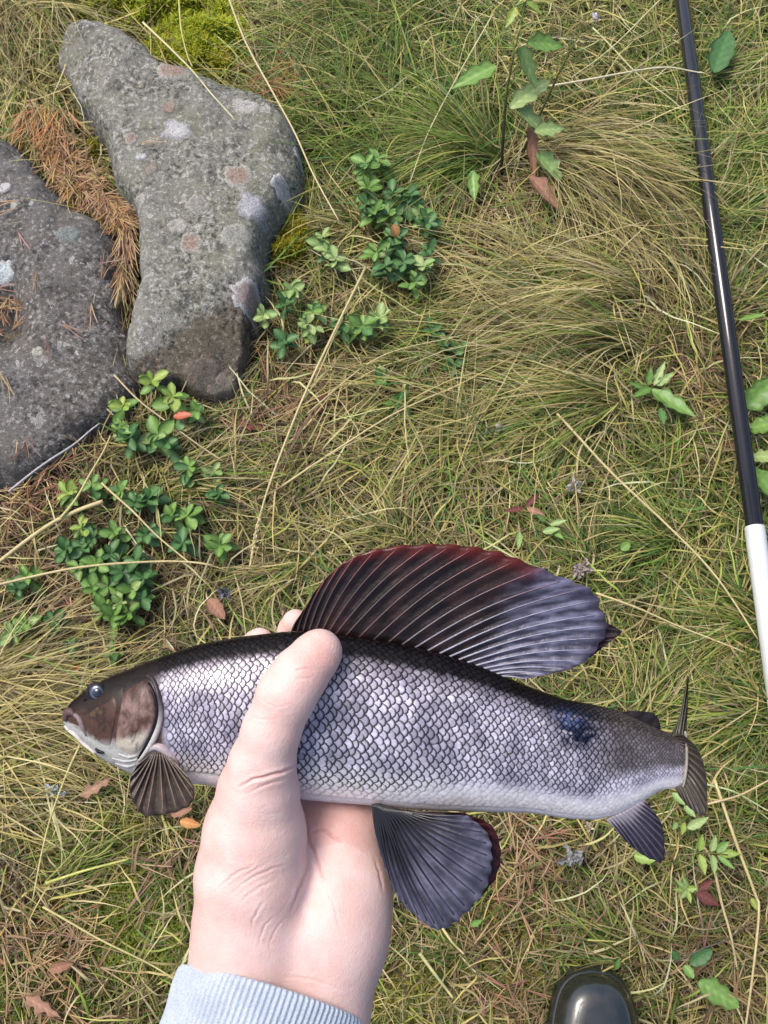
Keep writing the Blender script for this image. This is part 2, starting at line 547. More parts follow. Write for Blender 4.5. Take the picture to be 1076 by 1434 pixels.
STRAW = np.array([[0.55, 0.45, 0.19], [0.48, 0.38, 0.17], [0.42, 0.36, 0.12], [0.60, 0.52, 0.27], [0.46, 0.40, 0.22], [0.41, 0.38, 0.11]])
GREEN = np.array([[0.16, 0.25, 0.04], [0.21, 0.30, 0.05], [0.11, 0.21, 0.035], [0.26, 0.34, 0.07], [0.29, 0.33, 0.07], [0.10, 0.21, 0.06]])
BROWN = np.array([[0.20, 0.12, 0.065], [0.26, 0.17, 0.10], [0.15, 0.09, 0.05], [0.30, 0.21, 0.13], [0.22, 0.17, 0.12]])

# px, py, reach, green, straw, brown, heading (deg, 90 = away from the camera), alignment, length, loft
ZONES = [
    (50, 50, 100, .12, .72, .16, -75, .7, .17, .6), (30, 140, 60, .15, .75, .10, -70, .7, .15, .5), (520, 70, 90, .70, .28, .02, 165, .75, .20, .7), (590, 170, 90, .78, .22, 0, 155, .7, .20, .7),
    (640, 100, 80, .6, .4, 0, 190, .4, .16, .5), (430, 60, 60, .2, .6, .2, -70, .5, .14, .5), (760, 50, 90, .35, .6, .05, 30, .2, .12, .4), (880, 60, 70, .45, .55, 0, 20, .5, .14, .5),
    (900, 150, 70, .65, .35, 0, 10, .5, .14, .5), (820, 240, 70, .15, .78, .07, -42, .92, .22, .8), (850, 330, 60, .1, .75, .15, -62, .9, .18, .7), (720, 290, 60, .15, .6, .25, -25, .6, .16, .5),
    (1030, 70, 80, .6, .35, .05, 25, .4, .14, .5), (1030, 190, 80, .7, .3, 0, 30, .7, .16, .6), (1030, 300, 70, .7, .3, 0, 45, .8, .16, .6), (1050, 420, 70, .35, .5, .15, 50, .6, .14, .5),
    (1060, 600, 80, .55, .35, .1, 20, .3, .12, .4), (800, 420, 90, .15, .83, .02, 175, .9, .22, .7), (700, 430, 80, .18, .78, .04, 10, .85, .20, .6), (650, 360, 60, .1, .65, .25, 160, .4, .15, .5),
    (780, 500, 80, .22, .75, .03, 185, .9, .22, .6), (680, 560, 80, .35, .6, .05, 205, .75, .20, .6), (800, 590, 80, .35, .6, .05, 195, .7, .18, .5), (700, 660, 80, .4, .5, .1, 230, .4, .12, .4),
    (890, 470, 60, .35, .5, .15, 170, .6, .13, .4), (960, 530, 50, .2, .3, .5, 190, .3, .10, .3), (890, 640, 90, .5, .45, .05, 180, .2, .09, .3), (930, 760, 90, .6, .35, .05, 175, .4, .10, .3),
    (820, 720, 80, .45, .5, .05, 90, .1, .08, .3), (560, 680, 80, .25, .6, .15, 240, .2, .12, .3), (470, 720, 70, .25, .6, .15, 90, .1, .10, .3), (400, 560, 60, .08, .5, .42, 60, .3, .12, .35),
    (440, 640, 70, .12, .6, .28, 30, .3, .13, .35), (340, 640, 60, .12, .55, .33, 20, .4, .13, .3), (350, 780, 70, .2, .6, .2, -60, .2, .12, .3), (250, 640, 70, .35, .45, .2, 10, .6, .15, .4),
    (160, 740, 90, .2, .4, .4, 0, .1, .08, .2), (60, 700, 70, .03, .35, .62, 0, .1, .08, .2), (50, 830, 70, .2, .4, .4, -30, .2, .10, .3), (250, 850, 60, .15, .4, .45, -50, .3, .10, .3),
    (10, 930, 50, .03, .92, .05, -5, .9, .17, .6), (20, 1000, 50, .04, .9, .06, 0, .9, .17, .6), (30, 1080, 60, .1, .82, .08, 5, .85, .15, .5), (130, 1060, 70, .15, .7, .15, 20, .3, .10, .3),
    (120, 1170, 90, .3, .5, .2, 10, .2, .07, .2), (50, 1330, 90, .25, .35, .4, 0, .1, .06, .2), (210, 1260, 80, .45, .42, .13, 0, .1, .06, .2), (200, 1390, 70, .4, .45, .15, 90, .1, .07, .2),
    (600, 1360, 90, .2, .6, .2, 0, .1, .07, .25), (700, 1240, 80, .2, .55, .25, 0, .1, .07, .25), (760, 1180, 70, .2, .5, .3, 0, .1, .07, .25), (830, 1280, 80, .25, .6, .15, 0, .1, .08, .25),
    (930, 1340, 80, .3, .5, .2, 60, .2, .08, .25), (1020, 970, 80, .6, .38, .02, -10, .5, .13, .4), (900, 960, 70, .5, .48, .02, 30, .2, .10, .3), (1030, 1110, 70, .5, .45, .05, 0, .4, .10, .3),
    (1030, 1300, 80, .25, .5, .25, 0, .2, .08, .25), (480, 330, 60, .4, .5, .1, -50, .4, .13, .4), (430, 300, 40, .5, .45, .05, -85, .7, .12, .4), (470, 460, 60, .3, .45, .25, 0, .2, .10, .3),
    (610, 280, 50, .35, .5, .15, -60, .3, .13, .4),
    (500, 900, 150, .3, .5, .2, 0, .1, .09, .3), (640, 1050, 150, .3, .5, .2, 0, .1, .09, .3), (380, 1200, 150, .3, .5, .2, 0, .1, .07, .3),
]
Z = np.array(ZONES)


def zone_pick(px, py):
    d2 = (px[:, None] - Z[None, :, 0]) ** 2 + (py[:, None] - Z[None, :, 1]) ** 2
    g = -d2 / (2 * (Z[None, :, 2] * 0.62) ** 2) + rng.gumbel(0, 0.6, (len(px), len(Z)))
    return Z[g.argmax(1)]


def pick_colour(g, s, b, n):
    u = rng.uniform(0, 1, n) * (g + s + b)
    kind = np.where(u < g, 0, np.where(u < g + s, 1, 2))
    C = np.empty((n, 3))
    for k, pal in enumerate((GREEN, STRAW, BROWN)):
        m = kind == k
        C[m] = pal[rng.integers(0, len(pal), m.sum())]
    return C * rng.uniform(0.36, 1.22, n)[:, None], kind


def on_stone(x, y, margin=0.004):
    return (poly_dist(x, y, polyA) > margin) | (poly_dist(x, y, polyB) > margin)


def scatter(n, grow=40):
    """points spread evenly over the ground in view"""
    out = np.zeros((0, 2))
    while len(out) < n:
        xy = np.stack([rng.uniform(-0.95, 0.95, n * 3), rng.uniform(-0.35, 1.62, n * 3)], -1)
        px, py = to_px(np.concatenate([xy, np.zeros((len(xy), 1))], 1))
        ok = (px > -grow) & (px < 1076 + grow) & (py > -grow) & (py < 1434 + grow)
        xy = xy[ok]
        px, py = px[ok], py[ok]
        free = ~on_stone(xy[:, 0], xy[:, 1])
        for mx, my, mr_, mq in ((285, 50, 62, 56), (200, 10, 80, 36), (405, 335, 26, 34), (352, 515, 26, 40), (380, 470, 18, 16)):
            free &= (((px - mx) / mr_) ** 2 + ((py - my) / mq) ** 2 > rng.uniform(.6, 1.3, len(px))) | (rng.uniform(0, 1, len(px)) < .10)
        xy = xy[free]
        out = np.vstack([out, xy])
    return out[:n]


BOOT_KEEP = G(829, 1420, 0.0)[:2]
parts = []
# lying litter: short broken bits in every direction, close to the soil
n = 16000
xy = scatter(n)
px, py = to_px(np.c_[xy, np.zeros(n)])
z = zone_pick(px, py)
C, kind = pick_colour(z[:, 3] * .5, z[:, 4], z[:, 5] * 1.6 + .1, n)
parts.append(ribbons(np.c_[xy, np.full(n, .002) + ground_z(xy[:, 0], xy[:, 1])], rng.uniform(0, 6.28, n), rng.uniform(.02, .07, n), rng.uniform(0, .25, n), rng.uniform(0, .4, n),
                     rng.normal(0, .5, n), rng.uniform(.0008, .0020, n), C * .6, rng.uniform(.001, .012, n), S=3, wprof='bit'))  # rotting colour darkened further, painting shade into the gaps of the turf
# the sward
n = 34000
xy = scatter(n, 90)
px, py = to_px(np.c_[xy, np.zeros(n)])
z = zone_pick(px, py)
C, kind = pick_colour(z[:, 3], z[:, 4], z[:, 5], n)
spread = (1 - z[:, 7]) * 2.6 + .12
head = np.radians(z[:, 6]) + rng.normal(0, 1, n) * spread + 0.25 * noise2(xy[:, 0], xy[:, 1], 77, 2, 9.0) * 2
ln = z[:, 8] * rng.uniform(.5, 1.25, n)
loft = z[:, 9]
tuft = noise2(xy[:, 0] + 5, xy[:, 1], 61, 3, 11.0)
keep = tuft + rng.normal(0, .25, n) > -.38
for mx, my, mr_, mq in ((285, 55, 62, 55), (190, 5, 70, 28), (405, 335, 28, 36)):
    keep &= ((px - mx) / mr_) ** 2 + ((py - my) / mq) ** 2 > rng.uniform(.5, 1.3, n)
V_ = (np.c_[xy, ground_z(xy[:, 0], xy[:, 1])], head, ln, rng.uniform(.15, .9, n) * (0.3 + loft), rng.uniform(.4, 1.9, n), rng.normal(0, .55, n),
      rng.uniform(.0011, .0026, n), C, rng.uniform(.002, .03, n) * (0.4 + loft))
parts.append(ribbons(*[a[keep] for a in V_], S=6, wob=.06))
# curled short stuff that fills the low sward
n = 15000
xy = scatter(n)
px, py = to_px(np.c_[xy, np.zeros(n)])
z = zone_pick(px, py)
C, kind = pick_colour(z[:, 3] + .1, z[:, 4], z[:, 5], n)
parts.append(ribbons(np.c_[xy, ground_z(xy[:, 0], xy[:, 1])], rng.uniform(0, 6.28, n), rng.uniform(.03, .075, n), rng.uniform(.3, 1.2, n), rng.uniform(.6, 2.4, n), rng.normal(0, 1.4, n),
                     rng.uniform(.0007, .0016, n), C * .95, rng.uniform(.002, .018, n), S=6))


n = 2600
xy = scatter(n, 60)
px, py = to_px(np.c_[xy, np.zeros(n)])
z = zone_pick(px, py)
C, kind = pick_colour(z[:, 3] * .35, z[:, 4], z[:, 5] * .3, n)
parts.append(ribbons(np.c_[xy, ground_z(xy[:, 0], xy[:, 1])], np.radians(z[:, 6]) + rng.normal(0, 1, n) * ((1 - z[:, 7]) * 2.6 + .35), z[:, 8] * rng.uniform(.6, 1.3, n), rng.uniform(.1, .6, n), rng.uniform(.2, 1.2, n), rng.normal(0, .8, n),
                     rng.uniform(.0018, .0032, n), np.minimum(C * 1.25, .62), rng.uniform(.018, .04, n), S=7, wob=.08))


# tussocks: many blades from one crown
def tussock(px, py, n, length, head, spread, g, s, b, elev=.8, droop=1.5, w=.0019, r=.025):
    c = G(px, py, 0.0)
    a = rng.uniform(0, 6.28, n); q = r * np.sqrt(rng.uniform(0, 1, n))
    xy = np.c_[c[0] + q * np.cos(a), c[1] + q * np.sin(a)]
    C, _ = pick_colour(g, s, b, n)
    hd = R(head) + R(spread) * rng.normal(0, 1, n) * .6
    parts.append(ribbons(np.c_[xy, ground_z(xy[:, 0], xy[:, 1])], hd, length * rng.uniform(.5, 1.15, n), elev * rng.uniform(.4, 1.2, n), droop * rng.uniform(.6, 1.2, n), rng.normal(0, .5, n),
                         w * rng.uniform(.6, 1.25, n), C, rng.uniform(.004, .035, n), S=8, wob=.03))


for a in [(700, 235, 420, .24, 160, 45, .85, .15, 0), (690, 215, 240, .22, 190, 50, .75, .25, 0), (745, 215, 420, .26, -38, 28, .05, .85, .10), (760, 195, 240, .22, -20, 25, .25, .7, .05),
          (560, 40, 260, .20, 200, 60, .7, .3, 0), (480, 20, 160, .18, 230, 60, .4, .55, .05), (10, 20, 260, .2, -60, 40, .1, .8, .1), (70, 10, 160, .2, -75, 35, .25, .7, .05),
          (905, 415, 300, .24, 185, 22, .2, .8, 0), (900, 480, 240, .24, 178, 20, .25, .75, 0), (610, 520, 160, .2, 10, 30, .3, .68, .02), (860, 560, 240, .22, 190, 25, .35, .65, 0),
          (640, 640, 160, .18, 40, 50, .4, .6, 0), (-25, 950, 240, .2, 0, 32, .02, .93, .05), (-20, 1020, 240, .19, 5, 30, .03, .92, .05), (-25, 1090, 160, .17, 10, 30, .1, .85, .05),
          (985, 320, 240, .18, 40, 40, .75, .25, 0), (1000, 220, 200, .17, 20, 40, .75, .25, 0), (1000, 440, 150, .16, 45, 40, .4, .5, .1), (975, 120, 130, .16, 30, 50, .7, .3, 0),
          (930, 760, 180, .12, 170, 50, .75, .25, 0), (1060, 880, 200, .15, 175, 40, .65, .35, 0), (1070, 1000, 200, .15, 170, 40, .6, .4, 0), (80, 1250, 70, .10, 20, 40, .5, .5, 0), (75, 1205, 40, .10, 25, 12, .8, .2, 0),
          (240, 690, 120, .16, 20, 40, .45, .5, .05), (430, 240, 140, .14, -95, 25, .6, .4, 0), (500, 320, 90, .13, 175, 35, .3, .65, .05), (540, 470, 120, .15, -20, 40, .5, .45, .05), (650, 470, 120, .16, -150, 40, .55, .4, .05),
          (40, 130, 120, .16, -85, 30, .3, .65, .05), (75, 60, 60, .10, -95, 25, .75, .2, .05), (900, 1000, 120, .12, 60, 50, .6, .4, 0), (870, 1330, 80, .11, 150, 40, .5, .5, 0), (640, 1330, 60, .09, 120, 60, .5, .5, 0),
          (560, 760, 100, .11, 150, 70, .35, .6, .05), (420, 800, 80, .11, 200, 60, .3, .6, .1), (820, 790, 110, .11, 120, 60, .55, .45, 0), (760, 700, 80, .10, 60, 80, .5, .5, 0)]:
    tussock(*a)
V, F, C = join(parts)
tag(build('grass', V, F, M['blade'], colr=C), 'mat of thin straw coloured and green grass covering the ground', 'grass', kind='stuff')

# ------------------------------------------------------------------ moss
parts = []


def moss_patch(px, py, rx, ry, n, lift=0.0, tint=(0.30, 0.31, 0.03), ln=.012):
    a = rng.uniform(0, 6.28, n); q = np.sqrt(rng.uniform(0, 1, n))
    qx = px + rx * q * np.cos(a); qy = py + ry * q * np.sin(a)
    P = G(qx, qy, 0.0)
    ok = ~on_stone(P[:, 0], P[:, 1], .012)
    P = P[ok]; q = q[ok]; n = len(P)
    hump = lift * (1 - q ** 5) * np.clip(.62 + .75 * noise2(P[:, 0], P[:, 1], 91, 3, 26.0), .1, 1.2)
    P[:, 2] = ground_z(P[:, 0], P[:, 1]) + hump
    C = np.array(tint) * 1.25 * rng.uniform(.45, 1.25, n)[:, None] * np.c_[rng.uniform(.75, 1.15, n), np.ones(n), rng.uniform(.6, 1.6, n)]
    parts.append(ribbons(P, rng.uniform(0, 6.28, n), ln * rng.uniform(.6, 1.5, n), rng.uniform(.2, 1.3, n), rng.uniform(.2, 1.4, n), rng.normal(0, .6, n), rng.uniform(.0014, .003, n), C,
                         hump, S=3))


moss_patch(285, 55, 68, 62, 8200, .055, (0.36, 0.38, 0.03))
moss_patch(200, 12, 85, 40, 6200, .055, (0.32, 0.34, 0.03))
moss_patch(110, 20, 40, 30, 1200, .03)
moss_patch(318, 92, 36, 28, 2400, .045, (0.36, 0.34, 0.03))
moss_patch(245, 75, 40, 34, 2600, .05, (0.34, 0.34, 0.03))
moss_patch(405, 335, 32, 42, 2600, .04, (0.27, 0.24, 0.02))
moss_patch(135, 225, 9, 25, 300, .05, (0.22, 0.20, 0.02))
moss_patch(200, 1290, 110, 80, 3800, .008, (0.20, 0.23, 0.03))
moss_patch(60, 1380, 100, 70, 2500, .008, (0.16, 0.17, 0.03))
moss_patch(130, 1180, 80, 60, 1600, .006, (0.20, 0.21, 0.03))
moss_patch(620, 1390, 110, 60, 2000, .006, (0.20, 0.18, 0.03))
moss_patch(720, 1330, 120, 80, 2000, .006, (0.20, 0.19, 0.03))
moss_patch(960, 620, 50, 40, 900, .006, (0.20, 0.20, 0.03))
moss_patch(250, 900, 60, 30, 700, .006, (0.12, 0.15, 0.03))
moss_patch(900, 250, 80, 60, 900, .006, (0.16, 0.2, 0.04))
moss_patch(980, 1000, 80, 80, 900, .005, (0.16, 0.2, 0.04))
V, F, C = join(parts)
tag(build('moss', V, F, M['moss'], colr=C), 'yellow-green cushions of moss at the stone edges and in the turf', 'moss', kind='stuff')

# ------------------------------------------------------------------ dry needles
parts = []


def needles(pts, spread, n, head, hspread, length=.05, on=None, tint=(0.36, 0.16, 0.08), lift=.0, w=.0015):
    tint = (tint[0] * .80, tint[1] * .90, tint[2] * .85)
    n = n if n < 5 else int(n * (.62 if on else .45))
    P0 = np.array(pts, float)
    L = spline(P0, 60)
    k = rng.integers(0, 60, n)
    qx = L[k, 0] + rng.normal(0, spread, n); qy = L[k, 1] + rng.normal(0, spread, n)
    P = G(qx, qy, 0.03 if on else 0.0)
    zz = ground_z(P[:, 0], P[:, 1])
    if on:
        ha, sa = rock_height(P[:, 0], P[:, 1], 'A'); hb, sb = rock_height(P[:, 0], P[:, 1], 'B')
        zz = np.maximum(np.maximum(ha, hb), .028)
    P[:, 2] = zz + rng.uniform(.001, .012, n) + lift
    C = np.array(tint) * rng.uniform(.3, 1.5, n)[:, None] * np.c_[np.ones(n), rng.uniform(.8, 1.25, n), rng.uniform(.7, 1.4, n)]
    pale = rng.uniform(0, 1, n) < .25
    C[pale] = np.array((0.40, 0.27, 0.15)) * rng.uniform(.7, 1.15, pale.sum())[:, None]
    hd = R(head) + R(hspread) * rng.normal(0, 1, n)
    # two needles to a pair
    for s in (-1, 1):
        parts.append(ribbons(P, hd + s * rng.uniform(.02, .14, n), length * rng.uniform(.7, 1.2, n), rng.uniform(-.05, .3, n), rng.uniform(.0, .5, n), s * rng.uniform(0, .3, n), np.full(n, w), C,
                             P[:, 2] - ground_z(P[:, 0], P[:, 1]) - .001, S=4, wprof='bit'))


needles([(45, 160), (70, 168), (95, 180)], 11, 150, -85, 30, .055, True, (0.46, 0.19, 0.07), .004)
needles([(60, 200), (85, 232), (112, 258), (135, 268)], 11, 420, -40, 85, .034, True, (0.40, 0.19, 0.09), .002)
needles([(140, 280), (160, 292), (174, 318)], 6, 230, -60, 55, .036, True, (0.42, 0.21, 0.10), .003)
needles([(178, 325), (180, 360), (175, 400)], 3.5, 170, -92, 14, .045, True, (0.36, 0.20, 0.11), .003)
needles([(0, 470), (5, 430), (15, 420)], 10, 60, -70, 60, .03, True, (0.32, 0.15, 0.08))
for qx, qy, hd in [(60, 400, -70), (145, 400, 80), (135, 440, -85), (75, 490, -75), (15, 540, -60), (40, 625, -80), (20, 655, 50), (150, 385, 20), (95, 475, -50), (30, 340, -60), (205, 240, 5), (35, 305, 200)]:
    needles([(qx, qy), (qx + 3, qy + 2), (qx + 5, qy)], 2, 2, hd, 12, .04, True, (0.34, 0.19, 0.13), 0)
needles([(0, 700), (60, 690), (110, 660)], 25, 180, 20, 90, .045, False, (0.32, 0.14, 0.08), .012)
needles([(20, 760), (80, 800), (120, 880), (180, 900)], 30, 190, 0, 100, .045, False, (0.27, 0.12, 0.07), .012)
needles([(60, 1290), (90, 1350), (60, 1400)], 35, 170, 60, 80, .05, False, (0.36, 0.19, 0.10), .018)
needles([(240, 1180), (180, 1300)], 50, 60, 0, 100, .05, False, (0.32, 0.18, 0.10), .018)
needles([(640, 1290), (740, 1390), (700, 1400)], 40, 130, 0, 100, .045, False, (0.34, 0.17, 0.09), .018)
needles([(720, 1170), (720, 1210), (800, 1230)], 22, 120, 0, 100, .045, False, (0.33, 0.16, 0.09), .018)
needles([(940, 530), (1000, 520), (990, 640)], 25, 130, 0, 100, .045, False, (0.27, 0.14, 0.08), .014)
needles([(330, 590), (400, 520), (450, 590)], 30, 170, 0, 100, .05, False, (0.28, 0.14, 0.08), .012)
needles([(340, 125), (375, 135), (400, 150)], 8, 60, -20, 60, .05, False, (0.36, 0.14, 0.06), .045)
needles([(700, 280), (640, 350)], 30, 90, 0, 100, .05, False, (0.3, 0.16, 0.09), .02)
needles([(950, 1340), (1030, 1380), (900, 1420)], 40, 90, 0, 100, .045, False, (0.30, 0.16, 0.09), .018)
V, F, C = join(parts)
tag(build('pine_needles', V, F, M['needle'], colr=C), 'drifts of dry reddish brown pine needles in the stone crack and turf', 'pine needles', kind='stuff')

# ------------------------------------------------------------------ single stalks
def stalk(label, pts, w=2.2, z=0.04, colr=(0.46, 0.38, 0.19), taper=.6, head=None, name='grass_stalk', group=None, zs=None):
    """a dry stalk laid along points of the ground, with a seed head where head = (from, to, width)"""
    n = 26
    zz = np.interp(np.linspace(0, 1, n), np.linspace(0, 1, len(zs)), zs) if zs else np.full(n, z)
    q = spline(pts, n)
    P = np.array([G(a[0], a[1], h) for a, h in zip(q, zz)])
    P[:, 2] += .002 * np.sin(np.linspace(0, 9, n) + pts[0][0])
    rad = w * .68 / 1000 * np.linspace(1, taper, n)
    V, F = tube(P, rad, 6)
    C = np.array(colr) * 1.15 * (0.85 + .3 * rng.uniform(0, 1, (len(V), 1)))
    base = P[0].copy()
    root = thing(name, label, 'grass stalk', base, group)
    build('stem', V - base, F, M['stalk'], root, C)
    if head:
        a, b, hw = head
        i0, i1 = int(a * (n - 1)), int(b * (n - 1))
        hp = []
        axis = P[i0:i1 + 1]
        m = 46
        for k in range(m):
            f = k / m * (len(axis) - 1.001); i = int(f)
            c = axis[i] + (axis[i + 1] - axis[i]) * (f - i)
            d = axis[i + 1] - axis[i]; d /= np.linalg.norm(d)
            sd = np.cross(d, [0, 0, 1]); up = np.cross(sd, d)
            an = k * 2.4
            o = (sd * math.cos(an) + up * math.sin(an))
            e = math.sin(math.pi * min(1, (k + 3) / (m + 2))) * hw / 1000
            pth = np.array([c, c + d * .004 + o * e * .7, c + d * .009 + o * e * .6])
            v, f_ = tube(pth, [.0006, .0015, .0003], 5)
            hp.append((v, f_))
        Vs, Fs, off = [], [], 0
        for v, f_ in hp:
            Vs.append(v); Fs += [[x + off for x in q_] for q_ in f_]; off += len(v)
        Vs = np.vstack(Vs)
        build('seed_head', Vs - base, Fs, M['stalk'], root, np.array(colr) * (0.9 + .4 * rng.uniform(0, 1, (len(Vs), 1))))
    return root


stalk('long straw stalk with a drooping seed head between lingonberry and dark dorsal fin', [(512, 375), (470, 460), (430, 545), (398, 625), (374, 690), (360, 740), (351, 788)], 3.0, zs=[.06, .07, .06, .05], head=(.72, 1, 3.0))
stalk('forked straw stalk lying across the lingonberry patch and turf', [(500, 400), (466, 478), (440, 535)], 2.0, .055)
stalk('thick pale straw stalk ending in a blunt tip by lingonberry below the dark stone', [(-20, 800), (60, 742), (100, 718), (145, 703)], 4.2, .05, taper=1.1)
stalk('straight pale stalk running level over the lingonberry patch', [(-20, 822), (100, 797), (200, 787), (255, 786), (298, 792)], 2.8, .06)
stalk('thin tan stalk sloping down from the foot of the grey slab', [(160, 525), (200, 565), (260, 610), (312, 645)], 2.2, .05, (0.40, 0.32, 0.19))
stalk('straw stalk slanting past the middle of the lingonberry patch below the stones', [(142, 676), (185, 715), (220, 750), (268, 790)], 2.4, .05)
stalk('yellowish stalk leaning from the lingonberry patch towards the dark stone', [(85, 725), (112, 690), (135, 650), (155, 610)], 3.0, .055, (0.42, 0.38, 0.16))
stalk('long tan stalk curving around the outer edge of the grey slab', [(318, -10), (345, 60), (385, 135), (415, 190), (440, 245), (475, 310)], 2.6, .105, (0.48, 0.40, 0.23))
stalk('pale stalk crossing bright moss and lying onto the grey slab', [(200, 30), (240, 70), (275, 105), (300, 135), (330, 170)], 2.6, .105, (0.50, 0.45, 0.26))
stalk('short yellow stalk standing in the bright moss above the slab', [(250, -10), (254, 40), (262, 75), (270, 95)], 2.2, .10, (0.45, 0.42, 0.16))
stalk('long straw stalk sloping from the combed grass down to the silver rod butt', [(780, 580), (850, 655), (930, 730), (1000, 805), (1062, 895)], 2.8, .05)
stalk('straw stalk behind the dorsal fin tip heading for the silver rod butt', [(835, 830), (900, 855), (960, 880), (1045, 915)], 2.2, .05)
stalk('bleached stalk lying over the black rod', [(770, 120), (860, 104), (925, 96), (960, 97), (986, 102)], 2.6, .073, (0.55, 0.50, 0.33))
stalk('straight pale stalk slanting through green grass left of the leafy weed', [(690, 20), (640, 110), (600, 185), (575, 255)], 2.0, .07, (0.45, 0.42, 0.22))
stalk('pale stalk sloping from the white fluff towards the black rod', [(830, 40), (880, 90), (920, 125), (955, 152)], 2.2, .05, (0.42, 0.40, 0.2))
stalk('straight pale stalk crossing the top of the weed bed', [(930, -5), (880, 45), (830, 88), (800, 110)], 2.0, .06, (0.45, 0.43, 0.22))
stalk('bent straw stalk running past the seedling to the frame edge by the tail', [(1000, 1092), (1028, 1172), (1058, 1250), (1063, 1275), (1054, 1360), (1044, 1445)], 3.0, .045)
stalk('straight tan stalk below the yellow-green seedling', [(1001, 1222), (1018, 1290), (1034, 1358)], 2.8, .035, (0.42, 0.34, 0.18))
stalk('green-white stalk slanting under the tail lobe', [(990, 1098), (1030, 1110), (1085, 1140)], 2.0, .045, (0.36, 0.42, 0.2))
stalk('tan stalk rising towards the tail from the right', [(992, 1126), (1040, 1112), (1090, 1085)], 2.2, .05, (0.46, 0.36, 0.2))
stalk('grey twig resting against the foot of the dark stone', [(12, 688), (70, 645), (108, 618), (140, 594)], 2.8, .05, (0.36, 0.34, 0.33), name='dry_twig')
stalk('long straw stalk sloping through turf above the dorsal fin', [(395, 680), (480, 625), (560, 575), (650, 535), (690, 515)], 2.4, .045)
stalk('straw stalk between the lingonberry patch and combed grass', [(430, 580), (500, 520), (560, 490), (650, 468)], 2.0, .05)
stalk('thin straw stalk hanging from the fish jaw to the lichen scrap', [(112, 1042), (92, 1090), (66, 1160), (47, 1260)], 2.2, .05, (0.45, 0.40, 0.17))
stalk('straw stalk leading to the pale blue cuff', [(60, 1270), (130, 1310), (200, 1345), (245, 1372)], 2.2, .04, (0.42, 0.37, 0.16))
stalk('broad yellowish blade lying in the mossy turf below the pectoral fin', [(65, 1237), (110, 1222), (180, 1203)], 3.0, .04, (0.42, 0.42, 0.12))
stalk('forked straw stalk in the turf beneath the pelvic fin', [(620, 1300), (634, 1320), (650, 1336)], 2.6, .035)
stalk('broad pale stalk in the turf beside the wrist', [(588, 1335), (610, 1365), (635, 1398)], 3.4, .03, (0.38, 0.36, 0.16))

# ------------------------------------------------------------------ leaves
def leaf_mesh(shape='oval', length=1.0, width=.55, fold=.18, curl=.15, nu=9, nv=5, wave=0.0):
    """unit leaf along +X, face up +Z"""
    u = np.linspace(0, 1, nu)
    if shape == 'oval': prof = np.sin(np.pi * np.clip(u, 0, 1) ** .85) ** .62
    elif shape == 'obovate': prof = np.sin(np.pi * u ** 1.25) ** .6
    elif shape == 'lance': prof = np.sin(np.pi * u ** .75) ** 1.05
    else: prof = np.sin(np.pi * u ** .9) ** .8
    prof = prof * (1 + (.05 + .5 * wave) * noise2(u * 9 + length * 31 + width * 77, u * 0 + curl * 50, 17, 2, 1.0))
    prof = np.maximum(prof, .07)
    prof[-1] = .03
    v = np.linspace(-1, 1, nv)
    U, Vv = np.meshgrid(u, v, indexing='ij')
    wv = wave * np.sin(U * 21 + Vv * 2) * np.abs(Vv)
    X_ = U * length; Y_ = Vv * prof[:, None] * width * .5 * (1 + wv)
    Z_ = np.abs(Vv) * prof[:, None] * width * fold - curl * length * U ** 2 + wv * width * .25 + .02 * width * np.sin(U * 34 - np.abs(Vv) * 7) * (np.abs(Vv) < .95)
    th = 0.012 * length
    top = np.stack([X_, Y_, Z_], -1).reshape(-1, 3)
    C = np.where(np.abs(Vv) < .1, 1.3, 1.0) * (1 - .18 * (np.abs(Vv) > .9)) * (1 + .12 * np.sin(U * 34 - np.abs(Vv) * 7))
    C = np.repeat(C.reshape(-1, 1), 3, 1)
    F = grid_faces(nu, nv)[:, ::-1]
    bot = top - np.array([0, 0, th])
    n_ = len(top)
    rim = [i * nv for i in range(nu)] + [(nu - 1) * nv + j for j in range(1, nv)] + [i * nv + nv - 1 for i in range(nu - 2, -1, -1)] + [j for j in range(nv - 2, 0, -1)]
    RF = [[rim[k], rim[(k + 1) % len(rim)], rim[(k + 1) % len(rim)] + n_, rim[k] + n_] for k in range(len(rim))]
    Fa = np.vstack([F, F[:, ::-1] + n_, np.array(RF)])
    return np.vstack([top, bot]), Fa, np.vstack([C, C * .9])


def leaf_data(name, mat, **kw):
    V, F, C = leaf_mesh(**kw)
    o = build(name, V, F, mat, colr=C)
    me = o.data
    bpy.data.objects.remove(o)
    return me


LM = {}
for k, mt in (('G', 'leafG'), ('D', 'leafD'), ('Y', 'leafY'), ('P', 'leafP'), ('R', 'leafR')):
    LM[k] = [leaf_data('leaf', M[mt], shape='obovate', width=.56 + .06 * j, fold=.10 + .05 * j, curl=.10 + .08 * j) for j in range(3)]


def basis(x, up=(0, 0, 1), roll=0.0):
    x = Vector(x).normalized(); up = Vector(up)
    y = up.cross(x)
    if y.length < 1e-4: y = Vector((0, 1, 0)).cross(x)
    y.normalize(); z = x.cross(y)
    return Matrix((x, y, z)).transposed().to_4x4() @ Matrix.Rotation(roll, 4, 'X')


def put_leaf(me, parent, loc, direction, size, roll=0.0, name='leaf'):
    o = bpy.data.objects.new(name, me)
    col.objects.link(o)
    o.parent = parent
    o.matrix_local = Matrix.Translation(loc) @ basis(direction, roll=roll) @ Matrix.Diagonal((size, size, size, 1))
    return o


STEMC = (0.13, 0.13, 0.04)
U = random.uniform


